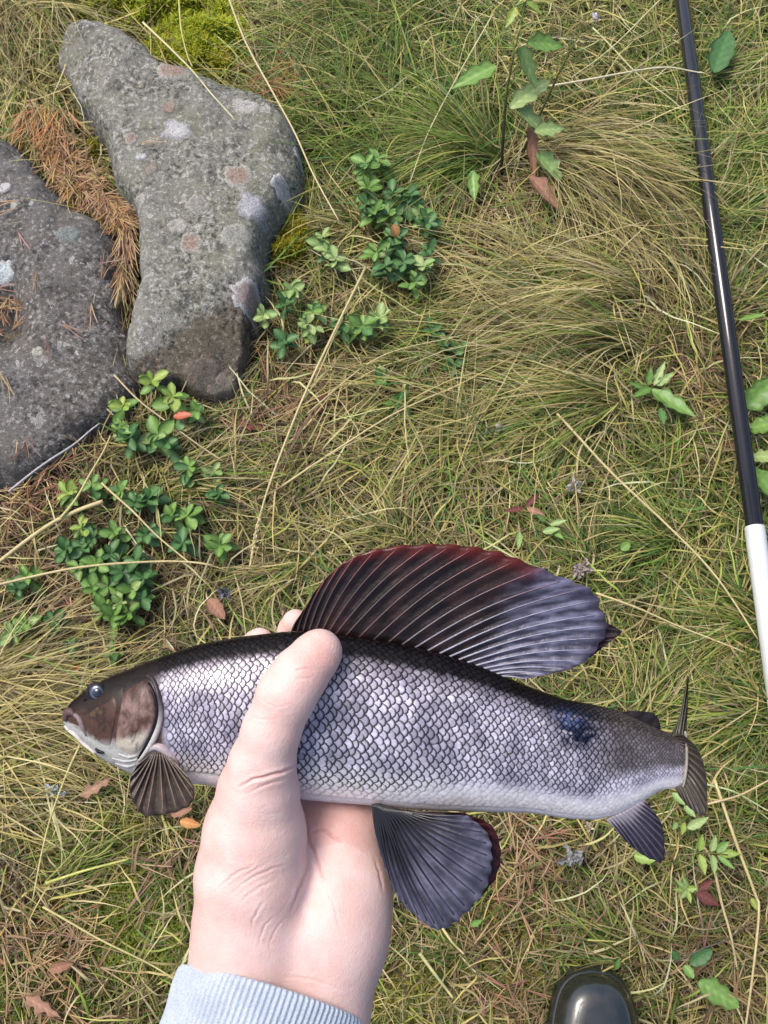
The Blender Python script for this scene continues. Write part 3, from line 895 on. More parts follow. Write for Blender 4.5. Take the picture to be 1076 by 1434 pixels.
LANDMARKS = [(520, 228, 'at the grassy outer end of the clump beside the grey slab'), (525, 290, 'in the thick of the clump beside the grey slab'), (575, 272, 'next to the lone upright oval leaf of the clump'), (555, 325, 'beside the orange-red leaf in the slab-side clump'),
             (600, 312, 'on the straw-grass side of the slab-side clump'), (535, 362, 'at the tip of the long seed-headed stalk'), (590, 375, 'on the combed-grass side, beyond the orange-red leaf'), (460, 345, 'between the moss cushion and the slab-side clump'),
             (405, 415, 'under the moss cushion of the grey slab'), (434, 445, 'between the grey slab and seed-headed stalk'), (399, 478, 'in the dark gap by the slab foot'),
             (170, 605, 'against the dark stone, below the yellow-green sprigs'), (228, 612, 'below the red leaf at the slab foot'), (268, 650, 'at the lower end of the thin tan stalk'), (275, 575, 'beside the red leaf'),
             (303, 670, 'on the turf side of the patch, past the thin tan stalk'), (95, 690, 'where the yellowish leaning stalk starts'), (130, 680, 'touching the yellowish leaning stalk'), (168, 688, 'between two slanting straw stalks'), (205, 702, 'dark under the slanting straw stalk'),
             (255, 722, 'above the slanting straw stalk'), (118, 742, 'just under the blunt tip of the thick pale stalk'), (205, 750, 'half under the slanting straw stalk'), (308, 765, 'off the end of the level pale stalk'), (112, 785, 'above the level pale stalk, on the needle side'),
             (165, 785, 'right on the level pale stalk'), (195, 800, 'below the level pale stalk on the turf side'), (140, 825, 'in the dense heart of the patch under the level stalk'), (180, 830, 'in the dense heart of the patch, on its turf side'), (160, 858, 'at the fish-side fringe of the patch'),
             (255, 760, 'between the slanting stalk end and level stalk'), (92, 770, 'in needles between the thick and level pale stalks'),
             (32, 815, 'under the start of the level pale stalk'), (28, 880, 'at the edge of the straw tuft'), (85, 890, 'in brown needles between straw tuft and fish forehead')]
LEAF_TONE = {'G': 'mid-green', 'D': 'dark green', 'Y': 'yellow-green', 'P': 'pale green'}


def sprig(px, py, kind, label, group, size=1.0, n=8, h=.05, top=False):
    if label in (L1, L1b, L2b, L2c, L2d):
        lm = min(LANDMARKS, key=lambda q: (q[0] - px) ** 2 + (q[1] - py) ** 2)
        label = LEAF_TONE[kind] + ' lingonberry sprig ' + lm[2]
    """upright lingonberry shoot: a stem with whorls of small leathery leaves"""
    tip = gv(px, py, h)
    base = Vector((tip.x + U(-.012, .012), tip.y + U(-.012, .012), float(ground_z(np.array(tip.x), np.array(tip.y)))))
    root = thing('lingonberry_sprig', label, 'lingonberry', base, group)
    d = tip - base
    path = np.array([d * t + Vector((0, 0, 0)) for t in np.linspace(0, 1, 6)]) + np.array([[.003 * math.sin(t * 3), 0, 0] for t in np.linspace(0, 1, 6)])
    V, F = tube(path, np.linspace(.0012, .0007, 6), 6)
    build('stem', V, F, M['stalk'], root, np.tile(np.array(STEMC), (len(V), 1)))
    a0 = U(0, 6.28)
    for k in range(n + 2):
        t = 1 - (k // 5) * .22 - U(0, .06)
        ring = k // 5
        a = a0 + k * 2.4 + U(-.5, .5)
        tilt = (U(.1, 1.0) if ring == 0 else U(-.25, .45))
        dr = Vector((math.cos(a) * math.cos(tilt), math.sin(a) * math.cos(tilt), math.sin(tilt)))
        kk = kind
        if kind == 'Y' and ring > 0: kk = 'G'
        if kind == 'G' and U(0, 1) < .2: kk = random.choice('DP')
        put_leaf(random.choice(LM[kk]), root, d * t, dr, size * (.0125 + .0115 * U(0, 1)) * (1 if ring == 0 else 1.1), U(-.6, .6))
    return root


L1 = L1b = L2b = L2c = L2d = ''
GR1 = 'lingonberry sprigs beside the grey slab'
L1 = 'green oval-leaved lingonberry sprig in the clump between grey slab and combed grass'
for px, py, k, s in [(512, 228, 'G', 1.15), (530, 222, 'G', 1.1), (515, 262, 'G', 1.05), (525, 296, 'G', 1.1), (512, 285, 'D', 1.0), (550, 268, 'D', 1.1), (572, 272, 'D', 1.15), (545, 300, 'G', 1.05), (590, 302, 'G', 1.0), (600, 312, 'D', 1.1),
                     (555, 330, 'D', 1.0), (528, 352, 'G', 1.1), (540, 372, 'D', 1.0), (592, 372, 'P', 1.05), (582, 392, 'G', .95), (600, 350, 'D', 1.0), (565, 365, 'D', 1.0), (548, 345, 'D', 1.0)]:
    sprig(px, py, k, L1, GR1, s, 8, .06)
L1b = 'lingonberry sprig growing in the moss and grass close against the grey slab'
for px, py, k, s in [(452, 332, 'P', .95), (470, 362, 'P', 1.05), (458, 350, 'G', .9), (408, 405, 'P', 1.0), (400, 425, 'D', .9), (438, 435, 'G', 1.05), (430, 452, 'P', 1.0), (399, 478, 'D', .95)]:
    sprig(px, py, k, L1b, GR1, s, 7, .05)
sprig(368, 440, 'P', 'pale lingonberry sprig leaning on the grey slab edge', GR1, 1.0, 7, .06)
sprig(434, 468, 'Y', 'small yellow lingonberry sprig under the slab-side clump', GR1, .7, 4, .03)
L1c = 'broad green lingonberry sprig beside the long seed-headed stalk'
for px, py, k, s in [(508, 455, 'G', 1.25), (532, 445, 'P', 1.1), (478, 452, 'D', 1.0)]:
    sprig(px, py, k, L1c, GR1, s, 8, .05)
L1d = 'dark lingonberry sprig half sunk in the combed green grass'
for px, py, k, s in [(605, 462, 'D', 1.0), (640, 492, 'D', 1.1), (622, 480, 'D', .9), (635, 512, 'D', .9)]:
    sprig(px, py, k, L1d, GR1, s, 7, .035)
L1e = 'lone lingonberry sprig in the dry turf beyond the big dorsal fin'
for px, py, k, s in [(535, 530, 'G', 1.0), (560, 565, 'G', 1.05)]:
    sprig(px, py, k, L1e, GR1, s, 6, .03)
GR2 = 'lingonberry sprigs below the stones'
L2 = 'bright yellow-green lingonberry sprig at the foot of the grey slab'
for px, py, k, s in [(212, 532, 'Y', 1.2), (242, 555, 'Y', 1.25), (172, 568, 'Y', 1.15)]:
    sprig(px, py, k, L2, GR2, s, 6, .065)
L2b = 'green lingonberry sprig just below the yellow-green sprigs at the slab foot'
for px, py, k, s in [(168, 600, 'G', 1.0), (182, 612, 'D', 1.1), (222, 608, 'G', 1.25), (232, 622, 'D', 1.0), (265, 652, 'G', 1.0), (275, 575, 'G', .8)]:
    sprig(px, py, k, L2b, GR2, s, 7, .05)
L2c = 'lingonberry sprig in the patch between the dark stone and fish head'
for px, py, k, s in [(300, 660, 'P', .9), (305, 690, 'D', 1.0), (95, 690, 'Y', 1.0), (128, 678, 'G', 1.0), (168, 688, 'G', .8), (208, 698, 'D', 1.2), (190, 705, 'D', .9), (262, 722, 'G', 1.25), (240, 722, 'G', .9), (115, 738, 'Y', 1.1), (130, 752, 'D', 1.0), (205, 748, 'D', 1.0),
                     (308, 765, 'G', 1.15), (115, 765, 'D', 1.0), (110, 795, 'G', 1.0), (135, 790, 'G', 1.0), (155, 775, 'D', 1.0), (170, 800, 'D', 1.1), (190, 785, 'D', 1.0), (130, 825, 'G', 1.05), (150, 820, 'G', 1.0), (185, 825, 'G', 1.05), (168, 845, 'P', .95), (145, 850, 'G', 1.0),
                     (160, 862, 'G', 1.1), (178, 860, 'G', .9), (198, 838, 'D', 1.0), (200, 808, 'D', 1.0), (255, 760, 'D', 1.0), (160, 745, 'G', .9), (92, 770, 'D', .9)]:
    sprig(px, py, k, L2c, GR2, s, 7, .04)
L2d = 'lingonberry sprig in the dry needles beside the straw tuft'
for px, py, k, s in [(38, 808, 'G', 1.0), (25, 822, 'D', .9), (36, 875, 'G', 1.0), (15, 885, 'P', 1.0), (75, 870, 'D', .9), (95, 905, 'D', .8)]:
    sprig(px, py, k, L2d, GR2, s, 7, .04)
sprig(158, 915, 'G', 'small lingonberry sprig just above the fish forehead', GR2, .8, 5, .025)
sprig(45, 1000, 'D', 'tiny dark sprig sunk in the straw tuft before the fish snout', GR2, .7, 4, .02)


def one_leaf(name, label, base, tip, width, mat, zb=.03, zt=.04, shape='lance', fold=.12, curl=.06, roll=0.0, cat='leaf', parent=None, stem=True, wave=0.0, group=None):
    """a single larger leaf between two photo points; width in photo pixels"""
    A = gv(*base, zb); B = gv(*tip, zt)
    ln = (B - A).length
    sc = (A - Vector((0, 0, CAM_H))).dot(Vector((0, ST, -CT))) / FPX
    V, F, C = leaf_mesh(shape, 1.0, width * sc / ln, fold, curl, 25, 7, wave + .08)
    mtx = basis(B - A + Vector((0, 0, curl * ln * .7)), roll=roll)
    V = np.array([(mtx @ (Vector(v) * ln))[:] for v in V])
    if parent is None:
        o = build(name, V, F, mat, None, C)
        o.location = A
        tag(o, label, cat, group)
    else:
        o = build(name, V + np.array(A - parent.location), F, mat, parent, C)
    return o


# the weed with upright stems
wb = gv(705, 245, 0)
weed = thing('goldenrod', 'tall leafy weed with dark stems and small yellow buds in long grass', 'weed', wb)


def weed_stem(pts, zs, w0, w1):
    q = spline(pts, 24); zz = np.interp(np.linspace(0, 1, 24), np.linspace(0, 1, len(zs)), zs)
    P = np.array([G(a[0], a[1], h) for a, h in zip(q, zz)])
    V, F = tube(P, np.linspace(w0, w1, 24), 8)
    t = np.repeat(np.linspace(0, 1, 24), 8); t = np.append(t, [0, 1])[:, None]
    C = np.array((0.035, 0.022, 0.018)) * (1 - t) + np.array((0.16, 0.20, 0.05)) * t
    build('stem', V - np.array(wb), F, M['stalk'], weed, C)
    return P


s1 = weed_stem([(702, 250), (705, 190), (710, 130), (722, 65), (742, -20)], [0, .07, .13, .19, .25], .0026, .0012)
s2 = weed_stem([(728, 225), (752, 170), (782, 105), (805, 60), (834, 10)], [0, .06, .12, .16, .2], .0024, .0009)
for base, tip, w, m, zb, zt, sh in [((696, 92), (632, 124), 28, 'leafG', .16, .15, 'lance'), ((726, 58), (752, 126), 22, 'leafP', .19, .14, 'lance'), ((738, 60), (790, 66), 26, 'leafG', .19, .18, 'lance'),
                                    ((714, 152), (770, 112), 26, 'leafP', .12, .13, 'oval'), ((722, 148), (770, 192), 26, 'leafP', .12, .08, 'lance'), ((748, 184), (792, 180), 22, 'leafP', .10, .09, 'lance'),
                                    ((752, 212), (786, 252), 28, 'leafP', .06, .05, 'oval'), ((662, 238), (664, 282), 18, 'leafG', .05, .04, 'lance'), ((744, 175), (748, 250), 16, 'leafB', .08, .04, 'lance'), ((742, 246), (782, 290), 26, 'leafB', .05, .04, 'oval'),
                                    ((722, 10), (708, 40), 14, 'leafY', .21, .2, 'lance'), ((735, 2), (760, 20), 14, 'leafY', .22, .21, 'lance'), ((742, -8), (722, 8), 12, 'leafG', .24, .23, 'lance')]:
    one_leaf('leaf', None, base, tip, w, M[m], zb, zt, sh, fold=.16, curl=.10, roll=U(-.3, .3), parent=weed, wave=.10)
for P, ks, nb in ((s1, (14, 23), 26), (s2, (11, 23), 30)):
    for k in range(nb):
        i = random.randint(*ks)
        c = Vector(P[i]) - wb
        o_ = Vector((U(-1, 1), U(-1, 1), U(-.2, 1))).normalized() * U(.006, .016)
        pth = np.array([c, c + o_ * .6, c + o_, c + o_ * 1.45])
        V, F = tube(pth, [.0004, .0005, .0017, .0003], 6)
        build('flower_bud', V, F, M['stalk'], weed, np.tile(np.array(random.choice([(0.55, 0.48, 0.10), (0.45, 0.40, 0.14), (0.35, 0.30, 0.12), (0.5, 0.42, 0.22)])), (len(V), 1)))

# broad leaves and seedlings
one_leaf('broad_leaf', 'single blue-green broad leaf lying in the grass right of the black rod', (1000, 102), (1022, 42), 34, M['leafD'], .05, .06, 'oval', fold=.1)
rt = thing('plantain', 'low green rosette with one long leaf beside the black rod', 'weed', gv(912, 545, 0))
for b_, t_, w, m in [((912, 545), (975, 584), 24, 'leafG'), ((912, 543), (886, 556), 13, 'leafG'), ((916, 540), (932, 505), 12, 'leafP'), ((908, 540), (912, 512), 10, 'leafG'), ((920, 540), (945, 520), 12, 'leafP'), ((925, 572), (930, 595), 12, 'leafD'), ((905, 545), (880, 535), 9, 'leafG')]:
    one_leaf('leaf', None, b_, t_, w, M[m], .03, .045, 'lance', parent=rt, roll=U(-.2, .2), wave=.08)
rt = thing('dock', 'bright green broad-leaved weed beyond the black rod at turf edge', 'weed', gv(1050, 575, 0))
for b_, t_, w, m in [((1046, 572), (1092, 526), 36, 'leafG'), ((1050, 600), (1095, 590), 26, 'leafG'), ((1052, 655), (1090, 700), 30, 'leafG'), ((1052, 640), (1095, 640), 22, 'leafP'), ((1035, 448), (1072, 440), 10, 'leafG')]:
    one_leaf('leaf', None, b_, t_, w, M[m], .03, .06, 'oval', parent=rt, wave=.05)
rt = thing('seedling', 'yellow-green seedling with paired leaflets below the tail', 'seedling', gv(1000, 1195, 0))
V, F = tube(np.array([gv(975, 1194, .04), gv(1000, 1195, .045), gv(1020, 1197, .05)]) - np.array(rt.location), [.0009, .0009, .0007], 6)
build('stem', V, F, M['stalk'], rt, np.tile(np.array(STEMC), (len(V), 1)))
for b_, t_, w, m in [((980, 1192), (984, 1168), 11, 'leafY'), ((980, 1196), (988, 1226), 13, 'leafY'), ((996, 1193), (1003, 1169), 11, 'leafP'), ((998, 1197), (1001, 1226), 11, 'leafP'), ((1004, 1194), (1038, 1196), 13, 'leafY'), ((1003, 1192), (1022, 1178), 13, 'leafG'), ((1005, 1198), (1030, 1218), 9, 'leafG')]:
    one_leaf('leaf', None, b_, t_, w, M[m], .045, .05, 'lance', parent=rt)
rt = thing('seedling', 'small yellow seedling with maroon lower leaves below the anal fin', 'seedling', gv(962, 1246, 0))
for b_, t_, w, m in [((962, 1246), (942, 1246), 8, 'leafY'), ((962, 1246), (946, 1232), 8, 'leafP'), ((962, 1246), (952, 1260), 8, 'leafP'), ((962, 1247), (968, 1266), 8, 'leafY'), ((962, 1245), (978, 1244), 10, 'leafY'), ((975, 1250), (1008, 1268), 18, 'leafM'), ((978, 1246), (1000, 1232), 12, 'leafM'), ((962, 1244), (956, 1226), 7, 'leafP')]:
    one_leaf('leaf', None, b_, t_, w, M[m], .035, .04, 'lance', parent=rt)
rt = thing('seedling', 'pale leafy shoot right underneath the lower tail lobe', 'seedling', gv(965, 1150, 0))
for b_, t_, w, m in [((962, 1160), (994, 1144), 14, 'leafP'), ((942, 1110), (960, 1128), 12, 'leafP'), ((958, 1128), (975, 1145), 11, 'leafP'), ((958, 1152), (955, 1170), 9, 'leafY'), ((948, 1152), (942, 1162), 8, 'leafP')]:
    one_leaf('leaf', None, b_, t_, w, M[m], .04, .045, 'lance', parent=rt)
one_leaf('broad_leaf', 'largest smooth green leaf on the turf beside the boot', (978, 1374), (1036, 1411), 30, M['leafG'], .03, .035, 'oval', fold=.08, curl=.04, wave=.05)
rt = thing('seedling', 'pair of dark blue-green leaves on a thin runner near the boot', 'seedling', gv(962, 1348, 0))
for b_, t_, w, m in [((966, 1350), (998, 1330), 20, 'leafD'), ((958, 1352), (972, 1370), 14, 'leafG'), ((950, 1345), (942, 1332), 12, 'leafD')]:
    one_leaf('leaf', None, b_, t_, w, M[m], .03, .035, 'oval', parent=rt)
V, F = tube(np.array([gv(945, 1348, .03), gv(985, 1328, .035), gv(1015, 1318, .034), (gv(1050, 1295, .03))]) - np.array(rt.location), [.001, .001, .0009, .0007], 6)
build('stem', V, F, M['stalk'], rt, np.tile(np.array((0.12, 0.09, 0.08)), (len(V), 1)))
one_leaf('fallen_leaf', 'yellow-green leaf scrap just under the anal fin tip', (888, 1198), (918, 1205), 18, M['leafY'], .02, .03, 'oval')
one_leaf('fallen_leaf', 'yellowish pair of leaves beside the bent stalk at frame edge', (1052, 1258), (1062, 1275), 10, M['leafY'], .03, .03, 'oval')
rt = thing('fallen_leaf', 'curled reddish brown leaf on turf beyond the dorsal fin', 'dead leaf', gv(745, 712, 0))
for b_, t_, w in [((738, 712), (764, 722), 11), ((736, 710), (756, 690), 9), ((734, 712), (706, 716), 9)]:
    one_leaf('leaf_lobe', None, b_, t_, w, M['leafM'] if w == 9 else M['leafB'], .035, .04, 'lance', parent=rt, curl=.2)
rt = thing('seedling', 'green shoot with narrow leaves just behind the dorsal fin top', 'seedling', gv(765, 735, 0))
for b_, t_, w, m in [((760, 745), (785, 740), 12, 'leafP'), ((765, 730), (750, 720), 9, 'leafG'), ((770, 735), (795, 728), 9, 'leafP'), ((728, 745), (726, 770), 10, 'leafP'), ((775, 745), (790, 755), 8, 'leafG')]:
    one_leaf('leaf', None, b_, t_, w, M[m], .035, .045, 'lance', parent=rt)
one_leaf('fallen_leaf', 'pinkish brown dead leaf between lingonberry patch and fingers', (292, 838), (314, 866), 20, M['leafB'], .03, .03, 'oval', curl=.2)
one_leaf('fallen_leaf', 'dead brown leaf in the turf under the fish jaw', (112, 1116), (158, 1088), 16, M['leafB'], .03, .03, 'lance', wave=.3)
one_leaf('fallen_leaf', 'orange curled leaf at the pectoral fin tip', (252, 1150), (280, 1156), 14, M['leafO'], .03, .03, 'oval', curl=.3)
one_leaf('fallen_leaf', 'dull pink dead leaf behind the pectoral fin', (240, 1142), (268, 1132), 12, M['leafB'], .03, .035, 'oval', curl=.2)
one_leaf('fallen_leaf', 'bright red oval leaf under the yellow-green sprigs', (243, 583), (268, 580), 13, M['leafR'], .065, .07, 'oval', fold=.05, curl=.05)
one_leaf('fallen_leaf', 'dark blue-grey oval leaf directly below the red leaf', (255, 602), (249, 588), 15, M['leafD'], .055, .055, 'oval', fold=.05, curl=.05)
one_leaf('fallen_leaf', 'orange-red leaf inside the lingonberry clump beside the slab', (551, 314), (556, 334), 14, M['leafO'], .075, .06, 'oval', fold=.2, curl=.3)
one_leaf('fallen_leaf', 'dead brown leaf in the mossy turf beside the cuff', (35, 1395), (85, 1425), 18, M['leafB'], .03, .03, 'lance', wave=.3)
one_leaf('fallen_leaf', 'rolled brown leaf among needles in the mossy turf', (70, 1358), (100, 1350), 15, M['leafB'], .035, .035, 'oval', curl=.3)
one_leaf('fallen_leaf', 'maroon leaf in the dry hollow below the grey slab', (440, 580), (458, 550), 16, M['leafM'], .02, .02, 'oval')
one_leaf('fallen_leaf', 'greyish purple dead leaf in needles under the grey slab', (335, 592), (368, 600), 16, M['leafM'], .02, .02, 'oval')
one_leaf('fallen_leaf', 'small green leaf lying alone in the turf behind the dorsal fin', (870, 770), (882, 760), 14, M['leafG'], .03, .03, 'oval')
one_leaf('fallen_leaf', 'green-tipped sprout in the turf near the boot toe', (862, 1358), (868, 1340), 8, M['leafG'], .03, .04, 'lance')
one_leaf('fallen_leaf', 'bright green sprig leaf in the turf under the pelvic fin tip', (660, 1296), (676, 1288), 10, M['leafG'], .03, .04, 'lance')


def scrap(name, label, cat, px, py, r, colr, n=14, z=.035):
    """crumpled lichen or fluff: small curled lobes"""
    c = gv(px, py, z); sc = 1 / 1018
    Vs, Fs, off = [], [], 0
    for k in range(n):
        V, F, C = leaf_mesh('oval', 1, .6, U(.2, .6), U(-.2, .5), 6, 5, .5)
        a = U(0, 6.28); s = r * sc * U(.45, .95)
        mtx = basis((math.cos(a), math.sin(a), U(-.1, .7)), roll=U(-1, 1))
        o_ = Vector((U(-.4, .4), U(-.4, .4), 0)) * r * sc
        Vs.append(np.array([(mtx @ (Vector(v) * s) + o_)[:] for v in V])); Fs.append(F + off); off += len(V)
    Vs = np.vstack(Vs)
    o = build(name, Vs, np.vstack(Fs), M['lichen'], None, np.array(colr) * rng.uniform(.8, 1.2, (len(Vs), 1)))
    o.location = c
    return tag(o, label, cat)


scrap('lichen_scrap', 'pale blue-grey lichen scrap lying below the fish jaw', 'lichen', 76, 1110, 13, (0.52, 0.58, 0.58))
scrap('lichen_scrap', 'grey lichen crumbs in the turf below the belly', 'lichen', 800, 1198, 15, (0.34, 0.34, 0.34))
scrap('lichen_scrap', 'small whitish lichen crumb in the combed grass', 'lichen', 700, 600, 8, (0.5, 0.5, 0.48))
scrap('lichen_scrap', 'grey lichen crumbs in turf beyond the dorsal fin', 'lichen', 805, 682, 11, (0.42, 0.42, 0.4))
scrap('plant_fluff', 'white tuft of plant fluff on the bud-covered weed', 'fluff', 834, 26, 10, (0.75, 0.74, 0.74), z=.19)
scrap('lichen_scrap', 'pale pinkish lichen crumbs by the dorsal fin rear margin', 'lichen', 815, 797, 14, (0.42, 0.34, 0.33))
scrap('lichen_scrap', 'dark blue-grey lichen scrap beside the pinkish dead leaf', 'lichen', 316, 832, 13, (0.16, 0.16, 0.19))
scrap('mushroom_piece', 'pale round crumb under the vent of the fish', 'crumb', 826, 1157, 7, (0.6, 0.52, 0.35))
# a red berry
c = gv(108, 935, .03)
V, F = tube(np.array([(0, 0, -.0032 + .0064 * t) for t in np.linspace(0, 1, 9)]), .0038 * np.sin(np.pi * np.linspace(.04, .96, 9)) ** .6, 12)
mb, nt, b = new_mat('berry_red'); b.inputs['Base Color'].default_value = (0.5, 0.03, 0.03, 1); b.inputs['Roughness'].default_value = .25
o = build('berry', V, F, mb); o.location = c
tag(o, 'small red berry in the turf above the fish eye', 'berry')

# ------------------------------------------------------------------ rod
mk, nt, b = new_mat('rod_black'); b.inputs['Base Color'].default_value = (0.012, 0.012, 0.016, 1); b.inputs['Roughness'].default_value = .22
b.inputs['Specular IOR Level'].default_value = .4; b.inputs['Coat Weight'].default_value = .4; b.inputs['Coat Roughness'].default_value = .04
tc = N(nt, 'ShaderNodeTexCoord'); nz = N(nt, 'ShaderNodeTexNoise', i_Scale=220.0, i_Detail=4.0); nt.links.new(tc.outputs['Object'], nz.inputs[0])
nt.links.new(ramp(nt, nz.outputs[0], [(0.35, 0.08), (0.7, 0.16)]), b.inputs['Roughness'])
ms_, nt, b = new_mat('rod_silver'); b.inputs['Base Color'].default_value = (0.72, 0.74, 0.75, 1); b.inputs['Metallic'].default_value = .35; b.inputs['Roughness'].default_value = .38
tc = N(nt, 'ShaderNodeTexCoord'); nz = N(nt, 'ShaderNodeTexNoise', i_Scale=90.0, i_Detail=5.0); nt.links.new(tc.outputs['Object'], nz.inputs[0])
nt.links.new(ramp(nt, nz.outputs[0], [(0.35, 0.28), (0.7, 0.5)]), b.inputs['Roughness'])
rA = gv(955, 0, .058); rB = gv(1057, 738, .064)
rd = (rB - rA).normalized()
rod = thing('fishing_rod', 'glossy black fishing rod with a silver butt lying on the grass', 'fishing rod', (rA.x, rA.y, 0))
o0 = np.array(rod.location)


def rod_piece(name, t0, t1, r0, r1, mat, seg=32, bev=.0012):
    a = np.array(rA + rd * t0); b_ = np.array(rA + rd * t1)
    ts = np.array([0, .0005, bev / max(t1 - t0, 1e-6), .5, 1 - bev / max(t1 - t0, 1e-6), .9995, 1.0])
    ts = np.clip(np.sort(ts), 0, 1)
    rr = r0 + (r1 - r0) * ts
    rr[0] -= bev; rr[-1] -= bev; rr[1] -= bev * .5; rr[-2] -= bev * .5
    V, F = tube(a + (b_ - a) * ts[:, None] - o0, rr, seg)
    return build(name, V, F, mat, rod)


Lb = (rB - rA).length
rod_piece('blank', -.45, Lb + .03, .0112, .0112, mk)
bt = rod_piece('butt_section', Lb, Lb + .22, .0128, .0128, ms_)
rod_piece('butt_section', Lb + .2212, Lb + .62, .0131, .0131, ms_)
mring, nt, b = new_mat('ring_dark'); b.inputs['Base Color'].default_value = (0.02, 0.02, 0.02, 1); b.inputs['Roughness'].default_value = .5
rod_piece('joint_ring', Lb + .2185, Lb + .2225, .0122, .0122, mring, bev=.0002)
rod_piece('end_cap', Lb + .62, Lb + .645, .0138, .0120, mring)
# rests so that it does not hover
for t in (-.3, .75):
    pass

# ------------------------------------------------------------------ boot
mr, nt, b = new_mat('boot_rubber')
tc = N(nt, 'ShaderNodeTexCoord')
n1 = N(nt, 'ShaderNodeTexNoise', i_Scale=45.0, i_Detail=5.0); n2 = N(nt, 'ShaderNodeTexNoise', i_Scale=400.0, i_Detail=3.0)
for n_ in (n1, n2): nt.links.new(tc.outputs['Object'], n_.inputs[0])
nt.links.new(mix(nt, ramp(nt, n1.outputs[0], [(0.5, 0.0), (0.75, 0.5)]), (0.012, 0.015, 0.014), (0.045, 0.045, 0.035)), b.inputs['Base Color'])
nt.links.new(ramp(nt, n1.outputs[0], [(0.3, 0.14), (0.7, 0.4)]), b.inputs['Roughness'])
b.inputs['Specular IOR Level'].default_value = .8
b.inputs['Coat Weight'].default_value = .6; b.inputs['Coat Roughness'].default_value = .08
bump(nt, b, n2.outputs[0], .12, .0006)
toe = gv(826, 1357, .02)
boot = thing('rubber_boot', 'shiny black rubber boot toe standing on the turf', 'boot', (toe.x, toe.y - .02, 0))
off = Vector((0, .02, 0))


def foot_outline(n=72, grow=0.0):
    """plan outline, toe tip at the origin, heel at -Y"""
    pts = [(0, 0), (.022, -.004), (.037, -.016), (.0455, -.036), (.049, -.065), (.0495, -.10), (.044, -.14), (.037, -.18), (.035, -.23), (.033, -.265), (.022, -.287), (0, -.295),
           (-.022, -.287), (-.033, -.265), (-.036, -.23), (-.039, -.18), (-.046, -.14), (-.051, -.10), (-.050, -.065), (-.044, -.036), (-.035, -.016), (-.020, -.004)]
    P = spline(np.array(pts + [pts[0]]), n + 1)[:-1]
    c = np.array([0, -.14])
    d = P - c
    return P + grow * d / np.linalg.norm(d, axis=1, keepdims=True)


def stack(levels, mat, name, n=72, top_cap=True, bottom_cap=True):
    V = []
    for zc, P in levels: V.append(np.c_[P, np.full(len(P), zc) if np.isscalar(zc) else zc])
    k = len(V); V = np.vstack(V)
    V[:, :2] += np.array([0, .02])
    F = [list(map(int, f)) for f in grid_faces(k, n, True)]
    if bottom_cap: F.append(list(range(n))[::-1])
    if top_cap: F.append([(k - 1) * n + j for j in range(n)])
    return build(name, V, F, mat, boot)


O = foot_outline()
sole = stack([(.0, foot_outline(grow=.001)), (.002, foot_outline(grow=.004)), (.017, foot_outline(grow=.0045)), (.0195, foot_outline(grow=.003)), (.020, foot_outline(grow=-.004))], mr, 'sole')
# upper: vamp rises towards the instep, then the shaft
lv = []
for i, q in enumerate(np.linspace(0, 1, 16)):
    s = math.cos(q * math.pi / 2) ** .45 if q < 1 else 0.0
    zc = .018 + .042 * math.sin(q * math.pi / 2)
    P = O.copy()
    back = np.clip((-.055 - P[:, 1]) / .10, 0, 1)            # the instep is taller than the toe
    c = np.array([0, -.052])
    sx = s * .985
    Pt = np.c_[P[:, 0] * (sx * (1 - back) + back * (1 - .28 * q)), np.where(P[:, 1] > c[1], c[1] + (P[:, 1] - c[1]) * sx, P[:, 1])]
    lv.append((zc + back * q * .07 * np.clip((-.055 - P[:, 1]) / .14, 0, 1), Pt))
up = stack(lv, mr, 'upper', top_cap=True, bottom_cap=False)
# moulded toe guard: a raised strip that follows the toe edge
lv = []
n_t = 40
ang = np.linspace(0, 1, n_t)
sel = [i for i in list(range(-18, 19))]
strip_o = np.array([O[i % 72] for i in sel])
rows = []
for zc, g in ((.019, .0016), (.021, .0036), (.030, .0030), (.033, .0005), (.0335, -.003)):
    d = strip_o - np.array([0, -.06]); nn = d / np.linalg.norm(d, axis=1, keepdims=True)
    shrink = -.0045 * ((zc - .019) / .014) ** 2
    rows.append(np.c_[strip_o + nn * (g + shrink), np.full(len(strip_o), zc)])
V = np.vstack(rows); V[:, 1] += .02
build('toe_guard', V, grid_faces(len(rows), len(sel)), mr, boot)
# shaft
th = np.linspace(0, 2 * np.pi, 40, endpoint=False)
V = []
for zc, yc, rx, ry in ((.055, -.21, .040, .078), (.09, -.222, .041, .070), (.13, -.232, .046, .062), (.20, -.24, .052, .060), (.30, -.245, .058, .064), (.36, -.245, .060, .066), (.365, -.245, .057, .063), (.30, -.245, .055, .060)):
    V.append(np.c_[rx * np.cos(th), yc + ry * np.sin(th) + .02, np.full(40, zc)])
build('shaft', np.vstack(V), grid_faces(8, 40, True), mr, boot)

# ------------------------------------------------------------------ fish and hand live in one plane held 0.40 m from the camera
DEP = 0.40
UPX = DEP / FPX                                   # metres per photo pixel in that plane
RM = Matrix.Rotation(TILT, 4, 'X')
held = Matrix.Translation(Vector((0, 0, CAM_H)) + RM.to_3x3() @ Vector((0, 0, -DEP))) @ RM


def H3(px, py, z):
    """photo pixel + height above the plane (in plane pixels) -> local metres"""
    px = np.asarray(px, float); py = np.asarray(py, float); z = np.asarray(z, float)
    k = (FPX - z) / FPX
    return np.stack([(px - 538) * k * UPX, (717 - py) * k * UPX, z * UPX + 0 * px], -1)


def hpx(px, py, z):
    """same, in plane pixels with y down, for the signed distance field"""
    k = (FPX - z) / FPX
    return np.array([538 + (px - 538) * k, 717 + (py - 717) * k, z], float)


